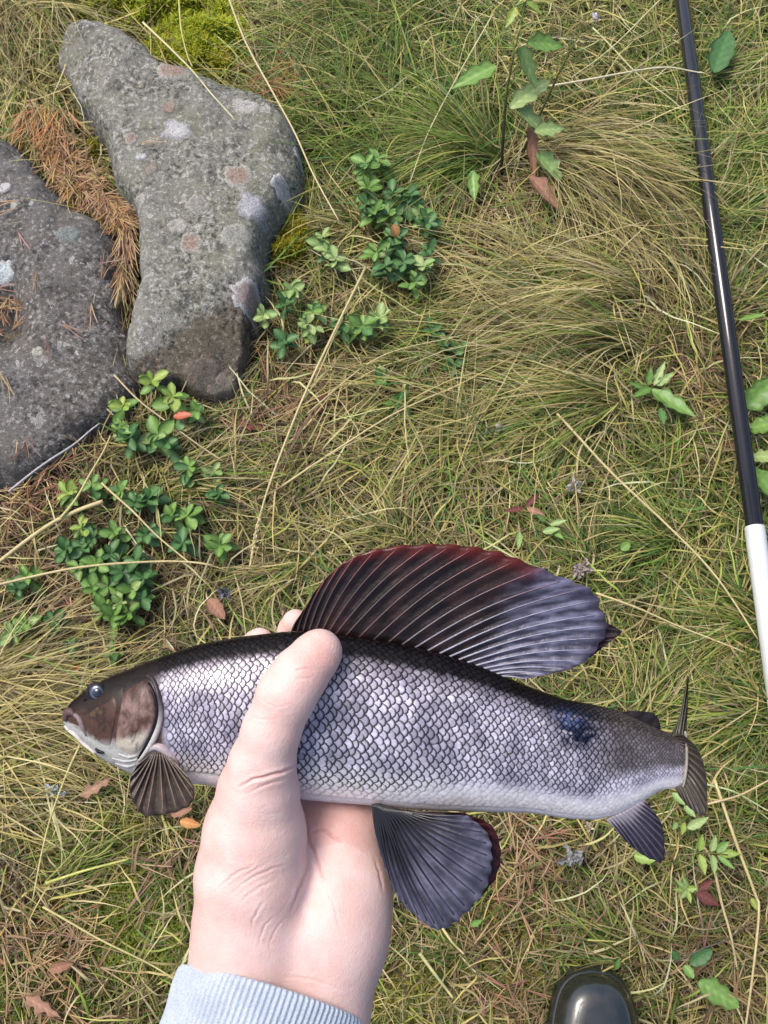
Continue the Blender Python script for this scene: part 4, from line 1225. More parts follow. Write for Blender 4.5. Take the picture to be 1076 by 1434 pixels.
fish = thing('fish', 'silver scaled grayling with a huge dark dorsal fin held in one hand', 'fish')
fish.matrix_world = held
TOP = np.array([(89, 1000), (94, 988), (104, 979), (124, 965), (146, 951), (193, 932), (224, 920), (279, 902), (341, 891), (403, 884), (479, 888), (553, 899), (618, 914), (679, 934), (740, 961), (790, 979), (840, 988), (870, 996), (905, 1012), (930, 1024), (945, 1029), (962, 1024)], float)
BOT = np.array([(89, 1012), (94, 1020), (104, 1028), (111, 1035), (134, 1057), (150, 1067), (181, 1083), (225, 1094), (273, 1098), (340, 1107), (423, 1120), (520, 1128), (580, 1134), (656, 1137), (740, 1138), (800, 1147), (835, 1148), (862, 1142), (900, 1123), (926, 1106), (948, 1104), (962, 1102)], float)
THK = np.array([(89, 5), (96, 12), (110, 21), (135, 32), (160, 40), (200, 48), (260, 54), (340, 57), (450, 58), (600, 54), (700, 47), (800, 35), (870, 24), (920, 16), (962, 9)], float)


def smooth_interp(tab, x):
    xs = np.linspace(tab[0, 0], tab[-1, 0], 600)
    y = np.interp(xs, tab[:, 0], tab[:, 1])
    k = np.hanning(21); k /= k.sum()
    ys = np.convolve(np.pad(y, 10, mode='reflect', reflect_type='odd'), k, 'valid')
    return np.interp(x, xs, ys)


def body_z(x, v):
    """half thickness at height fraction v (-1 belly .. 1 back)"""
    return smooth_interp(THK, x) * np.maximum(0, 1 - np.abs(v) ** 2.15) ** .5


def body_pt(x, th):
    """th 0 = middle of the flank, +-pi/2 = back / belly"""
    t = smooth_interp(TOP, x); b_ = smooth_interp(BOT, x)
    v = np.sin(th)
    y = (t + b_) / 2 - v * (b_ - t) / 2
    z = smooth_interp(THK, x) * np.sign(np.cos(th)) * np.abs(np.cos(th)) ** .93
    return x, y, z


def surf_z(px, py):
    t = smooth_interp(TOP, px); b_ = smooth_interp(BOT, px)
    v = np.clip(((t + b_) / 2 - py) / ((b_ - t) / 2), -1, 1)
    return smooth_interp(THK, px) * np.maximum(0, 1 - v * v) ** .465


def lerp3(a, b_, w):
    return np.asarray(a) * (1 - w[..., None]) + np.asarray(b_) * w[..., None]


def fish_colour(x, v):
    """pigment of skin: nearly black back, steel flank, white belly, brown head. v = 1 back .. -1 belly"""
    n_ = noise2(x, v * 90, 71, 4, .04)
    n2_ = noise2(x, v * 90, 72, 3, .15)
    flank = lerp3((0.30, 0.28, 0.36), (0.62, 0.58, 0.68), smooth01((n_ * 1.3 + .85) / 1.7))
    belly = np.array((0.70, 0.67, 0.70))
    back = np.array((0.012, 0.009, 0.010))
    c = lerp3(flank, belly, smooth01((-v - .45) / .35))
    c = lerp3(c, (0.15, 0.13, 0.16), smooth01((v - .45 + .05 * n_) / .2) * .7)
    c = lerp3(c, back, smooth01((v - .66 + .05 * n2_) / .12))
    # darker, finer tail stalk with brown tone
    tail = smooth01((x - 800) / 70) * smooth01((v + .42) / .35)
    c = lerp3(c, (0.085, 0.07, 0.062), tail * .85)
    # bruise-like dark blotch behind the dorsal fin
    bl = np.exp(-(((x - 808) / 30) ** 2 + ((v - .48) / .30) ** 2)) * smooth01((n2_ + .75) / .9)
    c = lerp3(c, (0.016, 0.02, 0.045), np.clip(bl * 1.6, 0, 1))
    bl = np.exp(-(((x - 795) / 17) ** 2 + ((v - .66) / .12) ** 2))
    c = lerp3(c, (0.07, 0.10, 0.22), np.clip(bl * 1.1, 0, 1) * smooth01((n2_ + .6) / .6))
    # head
    hd = smooth01((232 - x - 10 * v + 4 * n2_) / 12)
    hcol = lerp3((0.075, 0.042, 0.033), (0.030, 0.020, 0.017), smooth01((v - .05 + .25 * n2_) / .35))
    hcol = lerp3(hcol, (0.014, 0.010, 0.009), smooth01((v - .45) / .25))
    hcol = lerp3(hcol, (0.46, 0.46, 0.445), smooth01((-v - .40 + .16 * n2_ + .08 * n_) / .24))
    hcol = lerp3(hcol, (0.22, 0.17, 0.16), smooth01((n2_ - .2) / .3) * smooth01((-v - .3) / .1) * .45)
    c = lerp3(c, hcol, hd)
    return np.clip(c, 0, 1)


def skin_mat(name, rough=.32, metal=.0, bump_scale=900.0, bstr=.15, coat=.5, spec=.5):
    m, nt, b = new_mat(name)
    a = N(nt, 'ShaderNodeAttribute', attribute_name='Col')
    tc = N(nt, 'ShaderNodeTexCoord')
    n1 = N(nt, 'ShaderNodeTexNoise', i_Scale=bump_scale, i_Detail=4.0)
    n2 = N(nt, 'ShaderNodeTexNoise', i_Scale=bump_scale * .22, i_Detail=4.0)
    for n_ in (n1, n2): nt.links.new(tc.outputs['Object'], n_.inputs[0])
    c = mix(nt, .35, a.outputs['Color'], ramp(nt, n1.outputs[0], [(0.35, 0.35), (0.65, 1.0)]), 'MULTIPLY')
    nt.links.new(c, b.inputs['Base Color'])
    nt.links.new(ramp(nt, n2.outputs[0], [(0.35, rough * .7), (0.7, rough * 1.35)]), b.inputs['Roughness'])
    b.inputs['Metallic'].default_value = metal
    b.inputs['Specular IOR Level'].default_value = spec
    b.inputs['Coat Weight'].default_value = coat
    b.inputs['Coat Roughness'].default_value = .12
    p = bump(nt, None, n2.outputs[0], bstr, .0012)
    bump(nt, b, n1.outputs[0], bstr, .0004, p)
    return m


M['fish'] = skin_mat('wet_fish_skin', .33, .0, 900, .22, .0, .16)
M['scale'] = skin_mat('fish_scale', .33, .30, 700, .12, .0, .2)
M['fin'] = skin_mat('fin_membrane', .30, .0, 500, .5, .04, .24)
M['ray'] = attr_mat('fin_ray', .35, .4, coat=.15, var=.4)

nx, nth = 190, 96
xs = np.concatenate([89 + 20 * np.linspace(0, 1, 20, endpoint=False) ** 1.6, np.linspace(109, 962, nx - 20)])
ths = np.linspace(-np.pi, np.pi, nth, endpoint=False)
XX, TT = np.meshgrid(xs, ths, indexing='ij')
bx, by, bz = body_pt(XX, TT)
vv = np.sin(TT)
# shallow relief on the head: sockets, jaw groove
V = H3(bx, by, bz).reshape(-1, 3)
C = fish_colour(XX, vv)
in_sc = smooth01((XX - 232) / 8) * smooth01((vv + .88) / .1)
in_sc = in_sc * smooth01((935 - XX) / 20)
C = lerp3(C, C * .32, in_sc * .9).reshape(-1, 3)
F = grid_faces(nx, nth, True)
cap0 = len(V)
V = np.vstack([V, V[:nth].mean(0), V[-nth:].mean(0)]); C = np.vstack([C, C[:nth].mean(0), C[nth:].mean(0)])
F = [list(map(int, f)) for f in F] + [[cap0, (k + 1) % nth, k] for k in range(nth)] + [[cap0 + 1, (nx - 1) * nth + k, (nx - 1) * nth + (k + 1) % nth] for k in range(nth)]
body = build('body', V, F, M['fish'], fish, C)

# scales: overlapping plates in rows that converge towards the tail
na = 12
ring = [(0.0, 0)] + [(.62, k) for k in range(na)] + [(.86, k) for k in range(na)] + [(1.0, k) for k in range(na)]
SR = np.array([r for r, _ in ring]); SA = np.array([k * 2 * np.pi / na for _, k in ring])
SF = [[0, 1 + k, 1 + (k + 1) % na] for k in range(na)]
for q in range(2):
    for k in range(na):
        a = 1 + q * na + k; b_ = 1 + q * na + (k + 1) % na
        SF.append([a, a + na, b_ + na]); SF.append([a, b_ + na, b_])
SF = np.array(SF)
ROWS = 33
th_rows = np.linspace(-1.10, 1.28, ROWS)
all_sc = []
x = 226.0
ci = 0
while x < 956:
    hh = float((smooth_interp(BOT, x) - smooth_interp(TOP, x)) / 2)
    dth = th_rows[1] - th_rows[0]
    dx = max(3.6, hh * .105)
    if x < 420: dx *= .78 + .22 * (x - 226) / 194
    for r in range(ROWS):
        if r % 2 != ci % 2: continue
        th0 = th_rows[r] + random.gauss(0, .011)
        start = 232 - 12 * math.sin(th0) + (6 if math.sin(th0) < -.6 else 0)
        if x < start: continue
        if math.sin(th0) < -.80 and x < 330: continue
        all_sc.append((x + random.gauss(0, dx * .085), th0, dx * random.uniform(.93, 1.07), dth))
    x += dx * .5
    ci += 1
sc = np.array(all_sc)
a = np.cos(SA)[None] * SR[None]; b_ = np.sin(SA)[None] * SR[None]
# rounded-hexagon plates: longer behind
ax = a * sc[:, 2:3] * np.where(a > 0, .80, .62)
bt_ = b_ * sc[:, 3:4] * 1.12
px_ = sc[:, 0:1] + ax; th_ = np.clip(sc[:, 1:2] + bt_, -1.5, 1.5)
X3, Y3, Z3 = body_pt(px_, th_)
sz = sc[:, 2:3] / 12.0
lift = (.35 + .75 * (a + .25) + .5 * (1 - SR[None] ** 2)) * sz
V = H3(X3, Y3, Z3 + .5)
# outward normal approximated from the section ellipse
nrm = np.stack([0 * th_, np.sin(th_) * .9, np.cos(th_)], -1)
nrm /= np.linalg.norm(nrm, axis=-1, keepdims=True)
V = V + nrm * (lift * 1.1 * UPX)[..., None]
Cs = fish_colour(px_, np.sin(th_))
tone = rng.uniform(.70, 1.22, (len(sc), 1, 1))
sv = np.sin(sc[:, 1])[:, None]
tone = 1 + (tone - 1) * (1 - .8 * smooth01((-sv - .35) / .3))[..., None]
edge = smooth01((SR[None] - .58) / .34) * (0.62 + .38 * np.clip(a * 1.4 + .2, 0, 1))
edge = edge * (1 - .9 * smooth01((-sv - .45 - .25 * smooth01((700 - sc[:, 0:1]) / 200)) / .25)) * (1 - .35 * smooth01((sc[:, 0:1] - 820) / 60))
Cs = lerp3(Cs * tone * 1.12, Cs * .09, np.clip(edge * 1.15, 0, 1))
# the largest plates in view are objects, the rest one part
vis = (np.abs(sc[:, 1]) < 1.02)
thumb_cover = (sc[:, 0] > 300) & (sc[:, 0] < 490)
score = np.where(vis & ~thumb_cover, sc[:, 2] * np.cos(sc[:, 1] * .6), -1)
big = np.argsort(-score)[:300]
isbig = np.zeros(len(sc), bool); isbig[big] = True
for k in big:
    build('scale', V[k], SF, M['scale'], body, Cs[k])
rest = np.where(~isbig)[0]
Vr = V[rest].reshape(-1, 3); Cr = Cs[rest].reshape(-1, 3)
Fr = (SF[None] + (np.arange(len(rest)) * len(SR))[:, None, None]).reshape(-1, 3)
o = build('scale_rows', Vr, Fr, M['scale'], body, Cr)
o['kind'] = 'stuff'


# ------------- head pieces
def plate(name, outline, h, colf, parent, mat, n=40, rings=8, rim=.9, edge_drop=1.2):
    """bony plate that follows the head, raised by h plane pixels with a rounded rim"""
    P = spline(np.array(list(outline) + [outline[0]], float), n + 1)[:-1]
    c = P.mean(0)
    V, C = [np.r_[c, h]], []
    for q in np.linspace(0, 1, rings + 1)[1:]:
        for p in P:
            w = c + (p - c) * q
            V.append(np.r_[w, h * (1 - smooth01(np.array((q - rim) / (1 - rim))) * (1 + edge_drop / max(h, .1)))])
    V = np.array(V)
    z = surf_z(V[:, 0], V[:, 1])
    C = colf(V[:, 0], V[:, 1])
    W = H3(V[:, 0], V[:, 1], z + V[:, 2])
    F = [[0, 1 + (k + 1) % n, 1 + k] for k in range(n)]
    for q in range(rings - 1):
        for k in range(n):
            a_ = 1 + q * n + k; b2 = 1 + q * n + (k + 1) % n
            F.append([a_, b2, b2 + n, a_ + n])
    return build(name, W, F, mat, parent, C)


def col_operc(x, y):
    n_ = noise2(x, y, 81, 4, .09); n2_ = noise2(x, y, 82, 3, .35)
    c = lerp3((0.07, 0.038, 0.03), (0.24, 0.155, 0.14), smooth01((n_ + .35) / .8))
    c = lerp3(c, (0.035, 0.022, 0.02), smooth01((965 - y + 6 * n_) / 14))
    c = lerp3(c, (0.55, 0.50, 0.42), smooth01((y - 1030 + .25 * (x - 170)) / 10) * .85)
    return lerp3(c, (0.04, 0.025, 0.022), smooth01((n2_ - .25) / .2) * .6)


gill = plate('gill_cover', [(172, 972), (186, 960), (202, 951), (210, 955), (216, 975), (219, 996), (217, 1014), (209, 1032), (197, 1051), (184, 1058), (172, 1053), (163, 1046), (163, 1022), (168, 996)], 4.5, col_operc, fish, M['fish'], rim=.93)


def col_pre(x, y):
    n_ = noise2(x, y, 83, 4, .08)
    c = lerp3((0.085, 0.046, 0.035), (0.035, 0.022, 0.018), smooth01((n_ + .2) / .6))
    c = lerp3(c, (0.15, 0.10, 0.05), smooth01((n_ - .3) / .2) * .5)
    return lerp3(c, (0.42, 0.39, 0.37), smooth01((y - 1034 + .1 * (160 - x)) / 14) * .9)


plate('cheek_plate', [(160, 972), (166, 985), (163, 1010), (158, 1032), (155, 1046), (142, 1044), (130, 1030), (124, 1012), (124, 1000), (134, 990), (148, 984)], 1.2, col_pre, gill, M['fish'], rim=.85)
# gill slit rim: the pale soft edge behind the cover
rim_pts = [(206, 946), (215, 953), (222, 972), (226, 996), (223, 1016), (215, 1036), (204, 1054), (194, 1066)]
q = spline(rim_pts, 30)
z = surf_z(q[:, 0], q[:, 1])
V, F = tube(H3(q[:, 0], q[:, 1], z + 1.2), np.interp(np.linspace(0, 1, 30), [0, .3, .7, 1], [2.2, 3.4, 4.2, 2.0]) * UPX, 8)
t_ = np.append(np.repeat(np.linspace(0, 1, 30), 8), [0, 1])
build('gill_membrane', V, F, M['fish'], gill, lerp3((0.05, 0.04, 0.045), (0.5, 0.48, 0.46), smooth01((t_ - .3) / .4)))
q = spline([(208, 957), (217, 975), (220.5, 997), (218.5, 1014), (211, 1033), (199, 1053), (194, 1062)], 24)
z = surf_z(q[:, 0], q[:, 1])
V, F = tube(H3(q[:, 0], q[:, 1], z + 1.0), 1.9 * UPX, 6)
build('gill_slit', V, F, M['fish'], gill, np.tile(np.array((0.012, 0.01, 0.018)), (len(V), 1)))
# mouth: upper lip, jaw bone, lower jaw
def strip(name, pts, radii, colr, parent, lift=1.0, seg=10):
    q = spline(pts, 22)
    z = surf_z(q[:, 0], q[:, 1])
    V, F = tube(H3(q[:, 0], q[:, 1], z + lift), np.interp(np.linspace(0, 1, 22), np.linspace(0, 1, len(radii)), radii) * UPX, seg)
    return build(name, V, F, M['fish'], parent, np.tile(np.array(colr), (len(V), 1)))


mouth = strip('jaw_bone', [(99, 999), (108, 1003), (113, 1010), (117, 1020), (121, 1030)], [1.6, 3.4, 3.8, 3.4, 1.2], (0.22, 0.17, 0.175), fish, .2)
strip('upper_lip', [(91, 1008), (94, 999), (99, 997), (105, 1002)], [4, 6, 6, 2], (0.12, 0.075, 0.075), mouth, .5)
strip('lower_lip', [(91, 1016), (97, 1022), (106, 1029), (118, 1041), (134, 1055)], [2.5, 3.2, 3.4, 3.2, 2.0], (0.62, 0.58, 0.54), mouth, .5)
strip('chin_notch', [(134, 1048), (139, 1052), (146, 1054)], [1.5, 3.4, 1.5], (0.012, 0.012, 0.02), mouth, 1.0)
for k, pts in enumerate([[(166, 1056), (180, 1060), (192, 1058)], [(158, 1062), (176, 1066), (192, 1064)], [(162, 1069), (178, 1073), (190, 1071)]]):
    strip('gill_ray', pts, [1.0, 2.2, 1.0], (0.46, 0.46, 0.46), gill, .3)
# eye
ez = float(surf_z(np.array(135.0), np.array(970.0)))
ec = np.array((135, 970))


def dome(name, cx, cy, r, zc, h, colf, mat, parent, n=32, rings=8):
    V = [H3(cx, cy, zc + h)]; R_ = [0.0]
    for q in np.linspace(0, 1, rings + 1)[1:]:
        for k in range(n):
            t = k * 2 * np.pi / n
            V.append(H3(cx + r * q * math.cos(t), cy + r * q * math.sin(t), zc + h * math.sqrt(max(0, 1 - q * q)))); R_.append(q)
    F = [[0, 1 + (k + 1) % n, 1 + k] for k in range(n)]
    for q in range(rings - 1):
        for k in range(n):
            a_ = 1 + q * n + k; b2 = 1 + q * n + (k + 1) % n
            F.append([a_, b2, b2 + n, a_ + n])
    return build(name, np.array(V), F, mat, parent, colf(np.array(R_)))


eye_m = attr_mat('wet_eye', .08, .9, coat=1.0, coat_rough=.03)
me_ = skin_mat('eye_ring', .25, .5, 900, .1, .8)
eye = dome('eye', 135, 970, 15, ez - 2, 5.0, lambda r: lerp3((0.02, 0.02, 0.03), (0.03, 0.022, 0.02), smooth01((r - .8) / .2)), M['fish'], fish)
dome('iris', 135.5, 970, 12.5, ez + 0.2, 5.2, lambda r: lerp3(lerp3((0.11, 0.13, 0.19), (0.03, 0.03, 0.045), smooth01((r - .66) / .1)), (0.012, 0.012, 0.02), smooth01((r - .78) / .15)), me_, eye)
dome('pupil', 136, 970, 7.2, ez + 2.6, 4.4, lambda r: np.tile(np.array((0.006, 0.007, 0.02)), (len(r), 1)), eye_m, eye)
strip('nostril', [(118, 981), (121, 979)], [1.6, 1.6], (0.01, 0.008, 0.008), fish, .2)


# ------------- fins
def fin(name, base, margin, nr, zf, colf, raycol, parent=fish, amp=1.6, sub=6, nv=18, ray_r=(1.6, .5), bend=0.0, ragged=1.5, th=1.0, mat=None, seed=0):
    """membrane ruled from base curve to margin curve, pleated between real rays"""
    nu = nr * sub + 1
    B = spline(np.array(base, float), nu); Mg = spline(np.array(margin, float), nu)
    u = np.linspace(0, 1, nu); v = np.linspace(0, 1, nv)
    ph = np.cos(2 * np.pi * u * nr)
    rg = 1 - (ragged / 100) * (1 - ph) - (ragged / 160) * noise2(u * 60, u * 0 + seed, 13 + seed, 2, 1.0)
    Uu, Vv = np.meshgrid(u, v, indexing='ij')
    s = Vv * rg[:, None]
    P = B[:, None] * (1 - s[..., None]) + Mg[:, None] * s[..., None]
    d = Mg - B
    nrm = np.stack([d[:, 1], -d[:, 0]], -1)
    P = P + nrm[:, None] * (bend * np.sin(np.pi * s))[..., None]
    zb = zf(Uu, s) + amp * ph[:, None] * np.minimum(1, Vv * 3) * (1 - .4 * Vv)
    C = colf(Uu, s, P[..., 0], P[..., 1])
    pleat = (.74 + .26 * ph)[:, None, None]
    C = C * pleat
    t2 = th * (1 - .6 * s)
    Vf = H3(P[..., 0], P[..., 1], zb + t2 / 2).reshape(-1, 3); Vb = H3(P[..., 0], P[..., 1], zb - t2 / 2).reshape(-1, 3)
    F = grid_faces(nu, nv); n_ = len(Vf)
    rim = [i * nv for i in range(nu)] + [(nu - 1) * nv + j for j in range(1, nv)] + [i * nv + nv - 1 for i in range(nu - 2, -1, -1)] + [j for j in range(nv - 2, 0, -1)]
    RF = np.array([[rim[k], rim[(k + 1) % len(rim)], rim[(k + 1) % len(rim)] + n_, rim[k] + n_] for k in range(len(rim))])
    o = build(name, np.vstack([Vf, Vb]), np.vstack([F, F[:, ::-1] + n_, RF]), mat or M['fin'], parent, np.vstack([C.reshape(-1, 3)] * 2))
    for k in range(nr + 1):
        i = min(k * sub, nu - 1)
        pth = H3(P[i, :, 0], P[i, :, 1], zb[i] + .6)
        n2 = nv - 1
        vt, ft = tube(pth[:n2], np.linspace(ray_r[0], ray_r[1], n2) * UPX, 6)
        cc = raycol(u[i], np.linspace(0, 1, n2))
        cc = np.repeat(cc, 6, 0); cc = np.vstack([cc, cc[:1], cc[-1:]])
        build('fin_ray', vt, ft, M['ray'], o, cc)
    return o


def ease(a, b_, w): return np.asarray(a) * (1 - w) + np.asarray(b_) * w


def dors_col(u, s, x, y):
    n_ = noise2(x, y, 55, 4, .05); n2_ = noise2(x, y * 3, 56, 3, .08)
    c = lerp3((0.014, 0.009, 0.010), (0.045, 0.022, 0.022), smooth01((n_ + .2) / .8))
    red = smooth01((s - .78 - .06 * n_) / .2) * smooth01((u - .02) / .1) * smooth01((.62 - u) / .12)
    c = lerp3(c, (0.105, 0.014, 0.012), red)
    blue = smooth01((x - 690 + .55 * (y - 850) + 26 * n_) / 60)  # bluish rear: sky reflection painted in, on top of the fin's own iridescence
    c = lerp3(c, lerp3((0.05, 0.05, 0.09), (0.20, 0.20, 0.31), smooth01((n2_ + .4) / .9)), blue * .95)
    mg = smooth01((s - .93) / .05) * smooth01((u - .5) / .2)
    c = lerp3(c, (0.05, 0.015, 0.02), mg * .5)
    return c


def dors_ray(u, t):
    w = smooth01(np.array((u - .45) / .25)) * np.ones_like(t)
    c = lerp3(ease((0.05, 0.03, 0.03), (0.10, 0.06, 0.06), .5) * np.ones((len(t), 3)), (0.30, 0.30, 0.38), w)
    return lerp3(c, (0.30, 0.10, 0.09), smooth01((t - .5) / .4) * (1 - w) * .8)


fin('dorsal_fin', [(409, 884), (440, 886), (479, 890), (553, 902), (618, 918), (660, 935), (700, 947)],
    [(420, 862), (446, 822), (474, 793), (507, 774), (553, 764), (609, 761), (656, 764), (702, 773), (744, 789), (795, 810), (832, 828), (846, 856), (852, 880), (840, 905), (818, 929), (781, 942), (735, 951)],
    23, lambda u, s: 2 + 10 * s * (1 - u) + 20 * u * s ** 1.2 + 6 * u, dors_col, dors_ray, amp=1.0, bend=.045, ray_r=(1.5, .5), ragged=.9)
# the dark tip behind the rear margin
fin('dorsal_fin_tip', [(838, 868), (842, 882), (838, 902), (826, 920)], [(862, 878), (871, 886), (858, 896), (838, 912)], 4, lambda u, s: 8 + 4 * s, lambda u, s, x, y: np.broadcast_to(np.array((0.03, 0.014, 0.018)), u.shape + (3,)) * 1.0, lambda u, t: np.tile(np.array((0.06, 0.02, 0.025)), (len(t), 1)), amp=1.2, ray_r=(1.0, .4), seed=3, nv=8)


def pelv_col(u, s, x, y):
    n_ = noise2(x, y, 57, 4, .06); n2_ = noise2(u * 40, s * 5, 58, 3, 1.0)
    c = lerp3((0.07, 0.07, 0.105), (0.17, 0.165, 0.24), smooth01((n_ + .3) / .9))
    c = lerp3(c, (0.24, 0.23, 0.32), smooth01((n2_ - .1) / .4) * .5 * smooth01((s - .3) / .3))
    c = lerp3(c, (0.016, 0.014, 0.02), smooth01((.35 - s + .2 * n_) / .35) * .7)
    return c


fin('pelvic_fin', [(523, 1126), (530, 1125), (538, 1128), (550, 1132), (565, 1136)],
    [(532, 1190), (542, 1222), (560, 1261), (595, 1294), (620, 1303), (651, 1282), (681, 1246), (690, 1205), (684, 1168), (656, 1142)],
    19, lambda u, s: 26 + 30 * np.sin(s * 1.5) * (.4 + .6 * u) - 8 * s, pelv_col, lambda u, t: lerp3((0.012, 0.011, 0.016), (0.05, 0.045, 0.08), smooth01((t - .5) / .5)), amp=1.2, ray_r=(2.3, .9), bend=-.03, ragged=.8, seed=5)
fin('pelvic_fin', [(540, 1130), (550, 1132), (560, 1134), (575, 1136)],
    [(575, 1240), (605, 1280), (640, 1284), (668, 1262), (694, 1232), (702, 1202), (698, 1172), (684, 1152), (650, 1138)],
    12, lambda u, s: 2 + 16 * s, lambda u, s, x, y: lerp3((0.02, 0.015, 0.02), (0.06, 0.012, 0.016), smooth01((s - .8) / .1)), lambda u, t: np.tile(np.array((0.04, 0.012, 0.016)), (len(t), 1)), amp=.8, ray_r=(1.2, .4), ragged=.5, seed=6)


def pect_col(u, s, x, y):
    n_ = noise2(x, y, 59, 4, .09)
    return lerp3((0.052, 0.036, 0.028), (0.095, 0.066, 0.05), smooth01((n_ + .4) / .9))


fin('pectoral_fin', [(212, 1056), (217, 1054), (224, 1054), (232, 1057), (239, 1062)],
    [(192, 1072), (182, 1092), (182, 1112), (190, 1130), (202, 1143), (229, 1142), (252, 1136), (268, 1127), (273, 1112), (268, 1094), (252, 1075)],
    12, lambda u, s: surf_z(np.array(222.0), np.array(1055.0)) + 4 + 16 * s, pect_col, lambda u, t: lerp3((0.11, 0.08, 0.062), (0.20, 0.155, 0.12), smooth01((t - .2) / .5)), amp=2.0, ray_r=(1.5, .5), bend=.0, ragged=1.0, seed=7)
strip('pectoral_base', [(208, 1052), (216, 1046), (228, 1048), (242, 1060), (250, 1070)], [2.5, 5, 6.5, 5, 1.5], (0.42, 0.36, 0.38), fish, 0.0)


def anal_col(u, s, x, y):
    n_ = noise2(x, y, 60, 4, .08)
    c = lerp3((0.075, 0.068, 0.10), (0.035, 0.03, 0.05), smooth01((s - .3 + .2 * n_) / .5))
    return lerp3((0.42, 0.40, 0.46), c, smooth01((s - .05) / .22))


fin('anal_fin', [(850, 1147), (862, 1141), (875, 1135), (888, 1128), (902, 1121)], [(875, 1177), (892, 1192), (912, 1204), (930, 1207), (932, 1188), (930, 1165), (924, 1148), (908, 1126)],
    11, lambda u, s: 4 + 6 * s, anal_col, lambda u, t: lerp3((0.30, 0.28, 0.34), (0.10, 0.09, 0.14), smooth01(t / .5)), amp=1.6, ray_r=(1.4, .4), bend=.02, seed=8)
plate_a = fin('adipose_fin', [(866, 1000), (880, 1006), (900, 1014), (915, 1020), (922, 1023)], [(872, 997), (886, 995), (902, 996), (914, 998), (921, 1004), (925, 1014), (925, 1024)], 4,
              lambda u, s: 1 + 0 * s, lambda u, s, x, y: np.broadcast_to(np.array((0.022, 0.018, 0.018)), u.shape + (3,)) * 1.0, lambda u, t: np.tile(np.array((0.022, 0.018, 0.018)), (len(t), 1)), amp=.4, ray_r=(.6, .2), th=5, nv=8, seed=9)
# tail: seen nearly from its edge, upper lobe a thin spike, lower lobe turned towards the camera
tail = fin('tail_fin', [(944, 1030), (952, 1040), (957, 1060), (957, 1080), (952, 1095), (946, 1104)], [(959, 1030), (974, 1044), (983, 1060), (990, 1088), (991, 1118), (989, 1140), (978, 1141), (964, 1130), (952, 1116)],
           14, lambda u, s: 4 + 34 * s * (1 - .4 * u), lambda u, s, x, y: lerp3((0.085, 0.07, 0.055), (0.055, 0.046, 0.038), s), lambda u, t: lerp3((0.13, 0.11, 0.09), (0.05, 0.042, 0.036), t), amp=.8, ray_r=(1.0, .3), bend=.03, seed=10)
fin('tail_lobe', [(938, 1032), (946, 1034), (955, 1034), (961, 1036)], [(952, 1008), (958, 985), (961, 962), (963, 946), (964.5, 950), (964, 975), (963, 1000), (962, 1020)], 6, lambda u, s: 6 - 26 * s, lambda u, s, x, y: lerp3((0.06, 0.05, 0.035), (0.02, 0.018, 0.012), s), lambda u, t: np.tile(np.array((0.05, 0.045, 0.03)), (len(t), 1)), tail, amp=.8, ray_r=(1.0, .3), nv=12, seed=11, ragged=.5)
q = spline([(960, 1024), (962, 1045), (962, 1068), (960, 1088), (957, 1103)], 20)
V, F = tube(H3(q[:, 0], q[:, 1], np.full(20, 14.0)), np.interp(np.linspace(0, 1, 20), [0, .5, 1], [1.6, 2.2, 1.0]) * UPX, 8)
build('tail_fold', V, F, M['ray'], tail, np.tile(np.array((0.34, 0.31, 0.25)), (len(V), 1)))

# ------------------------------------------------------------------ hand
person = thing('person', 'left hand with pale skin in a light grey ribbed cuff gripping the fish', 'person')
person.matrix_world = held


class Field:
    def __init__(s, lo, hi, step):
        s.lo = np.array(lo, float); s.step = step
        s.n = np.ceil((np.array(hi) - s.lo) / step).astype(int) + 1
        ax = [(s.lo[k] + step * np.arange(s.n[k])).astype(np.float32) for k in range(3)]
        s.X, s.Y, s.Z = np.meshgrid(*ax, indexing='ij', sparse=True)

    def cone(s, a, ra, b, rb):
        """tapered capsule"""
        ab = b - a; L2 = float(ab @ ab)
        t = ((s.X - a[0]) * ab[0] + (s.Y - a[1]) * ab[1] + (s.Z - a[2]) * ab[2]) / L2
        t = np.clip(t, 0, 1)
        d = np.sqrt((s.X - a[0] - t * ab[0]) ** 2 + (s.Y - a[1] - t * ab[1]) ** 2 + (s.Z - a[2] - t * ab[2]) ** 2)
        return d - (ra + (rb - ra) * t)

    def chain(s, pts, k=6.0):
        out = None
        for (x1, y1, z1, r1), (x2, y2, z2, r2) in zip(pts[:-1], pts[1:]):
            c = s.cone(hpx(x1, y1, z1), r1, hpx(x2, y2, z2), r2)
            out = c if out is None else smin(out, c, k)
        return out


def smaxf(a, b, k): return -smin(-a, -b, k)


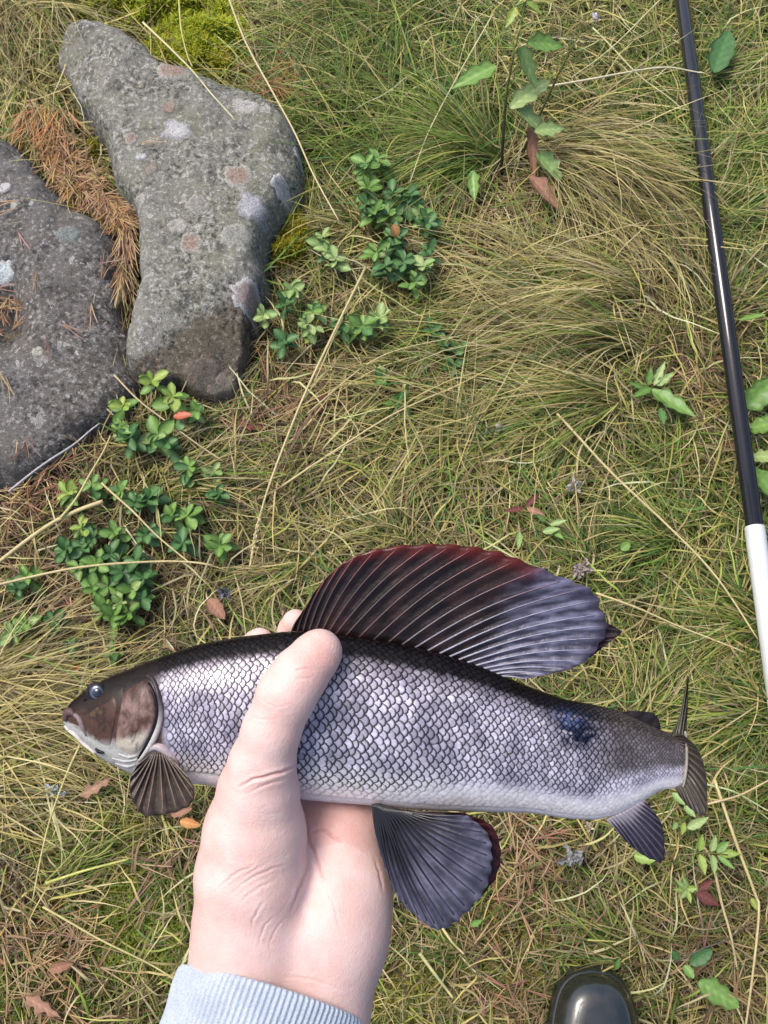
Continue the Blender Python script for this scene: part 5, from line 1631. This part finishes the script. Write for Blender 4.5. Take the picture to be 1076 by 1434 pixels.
def surface_nets(D, lo, step):
    """vertices at cell centres of mass of edge crossings, quads across sign-changing edges"""
    n = np.array(D.shape)
    ins = D < 0
    cs = [(i, j, k) for i in (0, 1) for j in (0, 1) for k in (0, 1)]
    sl = lambda a, c: a[c[0]:n[0] - 1 + c[0], c[1]:n[1] - 1 + c[1], c[2]:n[2] - 1 + c[2]]
    cnt = sum(sl(ins, c).astype(np.int8) for c in cs)
    act = (cnt > 0) & (cnt < 8)
    ids = np.argwhere(act)
    vid = -np.ones(act.shape, np.int64); vid[act] = np.arange(len(ids))
    acc = np.zeros((len(ids), 3)); w = np.zeros(len(ids))
    val = {c: D[ids[:, 0] + c[0], ids[:, 1] + c[1], ids[:, 2] + c[2]] for c in cs}
    for c in cs:
        for ax in range(3):
            if c[ax]: continue
            e = list(c); e[ax] = 1; e = tuple(e)
            a, b = val[c], val[e]
            m = (a < 0) != (b < 0)
            t = np.where(m, a / np.where(m, a - b, 1), 0)
            p = np.array(c, float)[None] + np.zeros((len(ids), 3)); p[:, ax] += t
            acc[m] += p[m]; w[m] += 1
    P = (ids + acc / w[:, None]) * step + lo
    quads = []
    for ax in range(3):
        u, v = [(1, 2), (2, 0), (0, 1)][ax]
        a = [slice(None)] * 3; b = [slice(None)] * 3
        a[ax] = slice(0, n[ax] - 1); b[ax] = slice(1, n[ax])
        cr = ins[tuple(a)] != ins[tuple(b)]
        e = np.argwhere(cr)
        e = e[(e[:, u] > 0) & (e[:, v] > 0) & (e[:, u] < n[u] - 1) & (e[:, v] < n[v] - 1)]
        q = []
        for du, dv in ((-1, -1), (0, -1), (0, 0), (-1, 0)):
            c = e.copy(); c[:, u] += du; c[:, v] += dv
            q.append(vid[c[:, 0], c[:, 1], c[:, 2]])
        q = np.stack(q, -1)
        flip = ~ins[e[:, 0], e[:, 1], e[:, 2]]
        q[flip] = q[flip][:, ::-1]
        quads.append(q)
    return P, np.vstack(quads)


fd = Field((215, 845, -175), (595, 1500, 150), 3.0)
arm = smin(fd.chain([(285, 1600, 5, 92), (345, 1390, 8, 86), (352, 1300, 12, 80)]), fd.chain([(385, 1620, -5, 86), (440, 1410, -2, 80), (462, 1300, -14, 77)]), 30)
palm = fd.chain([(462, 1300, -14, 77), (478, 1240, -26, 72), (482, 1165, -52, 56), (478, 1120, -72, 46)], 10)
palm = smin(palm, fd.chain([(400, 1300, -20, 74), (420, 1200, -48, 64), (430, 1130, -76, 46)], 10), 25)
thumb = fd.chain([(352, 1310, 12, 80), (352, 1225, 26, 76), (357, 1165, 36, 69), (362, 1108, 54, 54), (367, 1072, 70, 44), (380, 1024, 86, 37.5), (402, 972, 92, 38), (420, 945, 86, 36), (443, 918, 74, 31.5), (449, 911, 70, 28)], 9)
fing = [
    [(425, 1135, -82, 44), (385, 1040, -108, 35), (362, 955, -100, 31), (362, 905, -74, 25), (364, 899, -62, 21)],
    [(455, 1130, -84, 44), (430, 1030, -114, 35), (412, 940, -104, 31), (413, 884, -74, 25), (414, 872, -60, 20)],
    [(485, 1130, -82, 42), (475, 1030, -110, 33), (466, 955, -98, 29), (462, 915, -74, 23)],
    [(515, 1140, -72, 38), (515, 1050, -98, 29), (510, 990, -90, 25), (506, 955, -70, 20)],
]
fsd = None
for f in fing:
    c = fd.chain(f, 6)
    fsd = c if fsd is None else smin(fsd, c, 5)
hand = smin(palm, fsd, 16)
hand = smin(hand, arm, 40)
hand = smin(hand, thumb, 11)


def front_z(px, py):
    """height of the front skin under a photo pixel"""
    z = 60.0
    for _ in range(3):
        p = hpx(px, py, z)
        i = int(np.clip(round((p[0] - fd.lo[0]) / fd.step), 0, fd.n[0] - 1)); j = int(np.clip(round((p[1] - fd.lo[1]) / fd.step), 0, fd.n[1] - 1))
        colm = hand[i, j, :]
        k = np.where(colm < 0)[0]
        if len(k) == 0: return None
        z = fd.lo[2] + fd.step * (k[-1] + .5)
    return z


base_hand = hand.copy()
CREASES = [([(416, 1074), (398, 1080), (380, 1085), (356, 1092), (336, 1102)], 1.7, 3.2), ([(406, 1090), (372, 1099), (345, 1112)], 1.6, 1.0), ([(414, 940), (428, 936), (440, 940)], 1.6, 1.3), ([(416, 950), (428, 949), (436, 951)], 1.5, 1.0),
           ([(429, 1150), (432, 1172), (440, 1192), (448, 1214), (454, 1230)], 1.8, 2.6), ([(434, 1166), (450, 1162), (468, 1172), (480, 1178)], 1.7, 1.8), ([(312, 1240), (330, 1224), (356, 1212)], 1.5, 1.1), ([(322, 1253), (346, 1234), (372, 1220), (398, 1212)], 1.5, 1.0), ([(336, 1264), (358, 1246), (384, 1232)], 1.5, .9),
           ([(352, 1300), (358, 1280), (372, 1262)], 1.5, 1.0), ([(362, 1326), (370, 1300), (384, 1282)], 1.5, .8), ([(432, 1208), (426, 1230), (418, 1250), (408, 1276)], 1.9, 2.6), ([(330, 1240), (350, 1222), (380, 1206)], 1.4, .6), ([(455, 1240), (470, 1275), (478, 1310)], 1.5, .5),
           ([(376, 1330), (384, 1306), (396, 1290)], 1.4, .6), ([(524, 1200), (532, 1226), (536, 1250)], 1.6, .9), ([(400, 1368), (440, 1372), (480, 1388)], 1.5, .6), ([(300, 1250), (318, 1232), (335, 1222)], 1.4, .6), ([(345, 1000), (370, 1008), (392, 1004)], 1.4, .4), ([(360, 975), (385, 990), (410, 985)], 1.4, .35)]
P, Q = surface_nets(hand.astype(np.float64), fd.lo, fd.step)
# relax a little
for _ in range(2):
    acc = np.zeros_like(P); cnt = np.zeros(len(P))
    for k in range(4):
        a_, b2 = Q[:, k], Q[:, (k + 1) % 4]
        np.add.at(acc, a_, P[b2]); np.add.at(cnt, a_, 1); np.add.at(acc, b2, P[a_]); np.add.at(cnt, b2, 1)
    P = P * .6 + .4 * acc / np.maximum(cnt, 1)[:, None]
# skin tone: a little redder towards fingertips, knuckles and palm creases
tmp = build('hand_rough', P, Q, None)
mod = tmp.modifiers.new('s', 'SUBSURF'); mod.levels = 1; mod.render_levels = 1
ev = tmp.evaluated_get(bpy.context.evaluated_depsgraph_get())
em = ev.to_mesh()
P = np.empty(len(em.vertices) * 3); em.vertices.foreach_get('co', P); P = P.reshape(-1, 3)
NV = np.empty(len(em.vertices) * 3); em.vertices.foreach_get('normal', NV); NV = NV.reshape(-1, 3)
Q = np.empty(len(em.loops), np.int32); em.loops.foreach_get('vertex_index', Q); Q = Q.reshape(-1, 4)
ev.to_mesh_clear()
bpy.data.objects.remove(tmp)
if (NV * (P - P.mean(0))).sum() < 0: NV = -NV
# skin folds: fine grooves with a slight swelling beside them, only on the side that faces the camera
kk = FPX / (FPX - P[:, 2])
sx = 538 + (P[:, 0] - 538) * kk; sy = 717 + (P[:, 1] - 717) * kk
groove = np.zeros(len(P)); swell = np.zeros(len(P))
for pts, wid, dep in CREASES:
    q = spline(np.array(pts, float), 14)
    q = q + np.c_[noise2(q[:, 0], q[:, 1], 3, 2, .15), noise2(q[:, 0], q[:, 1], 4, 2, .15)] * 1.6
    m = (sx > q[:, 0].min() - 20) & (sx < q[:, 0].max() + 20) & (sy > q[:, 1].min() - 20) & (sy < q[:, 1].max() + 20) & (NV[:, 2] > .05)
    ii = np.where(m)[0]
    best = np.full(len(ii), 1e9); bt = np.zeros(len(ii))
    for k in range(13):
        e = q[k + 1] - q[k]
        t = np.clip(((sx[ii] - q[k, 0]) * e[0] + (sy[ii] - q[k, 1]) * e[1]) / (e @ e), 0, 1)
        d = np.hypot(sx[ii] - q[k, 0] - t * e[0], sy[ii] - q[k, 1] - t * e[1])
        w_ = d < best
        best[w_] = d[w_]; bt[w_] = (k + t[w_]) / 13
    fade = np.sin(np.pi * np.clip(bt * .94 + .03, 0, 1)) ** .7
    groove[ii] = np.maximum(groove[ii], dep * fade * np.exp(-(best / wid) ** 2))
    swell[ii] += .35 * dep * fade * np.exp(-((best - wid * 2.6) / (wid * 1.6)) ** 2)
P = P + NV * (np.minimum(swell, 1.2) - groove)[:, None]
qx, qy = P[:, 0], P[:, 1]
blot = noise2(qx, qy + P[:, 2], 66, 4, .022)
C = lerp3((0.68, 0.475, 0.435), (0.72, 0.535, 0.50), smooth01((blot + .5)))
C = lerp3(C, (0.64, 0.34, 0.29), np.exp(-(((qx - 455) / 30) ** 2 + ((qy - 905) / 26) ** 2)) * .5)
C = lerp3(C, (0.62, 0.32, 0.27), np.exp(-(((qx - 475) / 60) ** 2 + ((qy - 1155) / 40) ** 2)) * .55 * (P[:, 2] < 10))
C = lerp3(C, (0.64, 0.34, 0.29), smooth01((blot - .15) / .5) * .25)
C = lerp3(C, (0.62, 0.30, 0.26), np.clip(groove / 3.0, 0, 1) * .55)
Vh = np.stack([(P[:, 0] - 538), (717 - P[:, 1]), P[:, 2]], -1) * UPX
msk, nt, b = new_mat('skin')
a = N(nt, 'ShaderNodeAttribute', attribute_name='Col')
tc = N(nt, 'ShaderNodeTexCoord')
n1 = N(nt, 'ShaderNodeTexNoise', i_Scale=90.0, i_Detail=4.0); n2 = N(nt, 'ShaderNodeTexVoronoi', i_Scale=1100.0); n3 = N(nt, 'ShaderNodeTexNoise', i_Scale=320.0, i_Detail=4.0)
for n_ in (n1, n2, n3): nt.links.new(tc.outputs['Object'], n_.inputs['Vector'])
nt.links.new(mix(nt, .22, a.outputs['Color'], ramp(nt, n1.outputs[0], [(0.35, (0.75, 0.5, 0.45)), (0.65, (1.0, 0.95, 0.92))]), 'MULTIPLY'), b.inputs['Base Color'])
b.inputs['Roughness'].default_value = .48
b.inputs['Subsurface Weight'].default_value = .35
b.inputs['Subsurface Radius'].default_value = (1.0, .35, .2)
b.inputs['Subsurface Scale'].default_value = .004
b.inputs['Specular IOR Level'].default_value = .35
p = bump(nt, None, n3.outputs[0], .20, .0012)
bump(nt, b, n2.outputs['Distance'], .25, .0005, p)
build('hand', Vh, Q, msk, person, C)

# sleeve: ribbed knit cuff, then the sleeve out of the picture
mkn, nt, b = new_mat('grey_knit')
tc = N(nt, 'ShaderNodeTexCoord')
n1 = N(nt, 'ShaderNodeTexNoise', i_Scale=1400.0, i_Detail=3.0); n2 = N(nt, 'ShaderNodeTexNoise', i_Scale=60.0, i_Detail=4.0)
for n_ in (n1, n2): nt.links.new(tc.outputs['Object'], n_.inputs['Vector'])
c = mix(nt, ramp(nt, n2.outputs[0], [(0.35, 0.0), (0.65, 1.0)]), (0.40, 0.45, 0.53), (0.48, 0.53, 0.60))
c = mix(nt, ramp(nt, n1.outputs[0], [(0.45, 0.0), (0.62, 0.5)]), c, (0.25, 0.30, 0.38))
nt.links.new(c, b.inputs['Base Color'])
b.inputs['Roughness'].default_value = .95
b.inputs['Specular IOR Level'].default_value = .1
b.inputs['Sheen Weight'].default_value = .3
bump(nt, b, n1.outputs[0], .5, .0008)
NR = 100
nph = NR * 8
ph = np.linspace(0, 2 * np.pi, nph, endpoint=False)
e1 = np.array([248.0, 77.0]) / math.hypot(248, 77)
dn = np.array([-.33, .944])
rows = []
prof = [(14, -16), (6, -12), (0, -6), (-3, 0), (-1.5, 4.5), (4, 7), (12, 7.6)] + [(12 + k * 8, 7.6 + 2.0 * k / 30 + .8 * math.sin(k * .8)) for k in range(1, 30)]
prof += [(260, 14), (275, 26), (330, 40), (450, 48), (620, 56), (820, 64)]
for s, g in prof:
    c = np.array([384, 1393]) + dn * s
    rib = (1.1 * np.cos(ph * NR + .5 * np.sin(ph * 5)) * (1.0 if s < 262 else 0.0)) * (1 if g > 3 else .4)
    wob = 1.6 * np.sin(ph * 3 + s * .02) + 1.0 * np.sin(ph * 7 - s * .05)
    A_ = 131 + g + rib + wob; B_ = 101 + g + rib + wob
    x = c[0] + e1[0] * A_ * np.cos(ph); y = c[1] + e1[1] * A_ * np.cos(ph) - 10 * np.maximum(0, np.sin(ph)) ** 1.5
    rows.append(H3(x, y, 2 + B_ * np.sin(ph)))
V = np.vstack(rows)
build('sleeve', V, grid_faces(len(prof), nph, True)[:, ::-1], mkn, person)
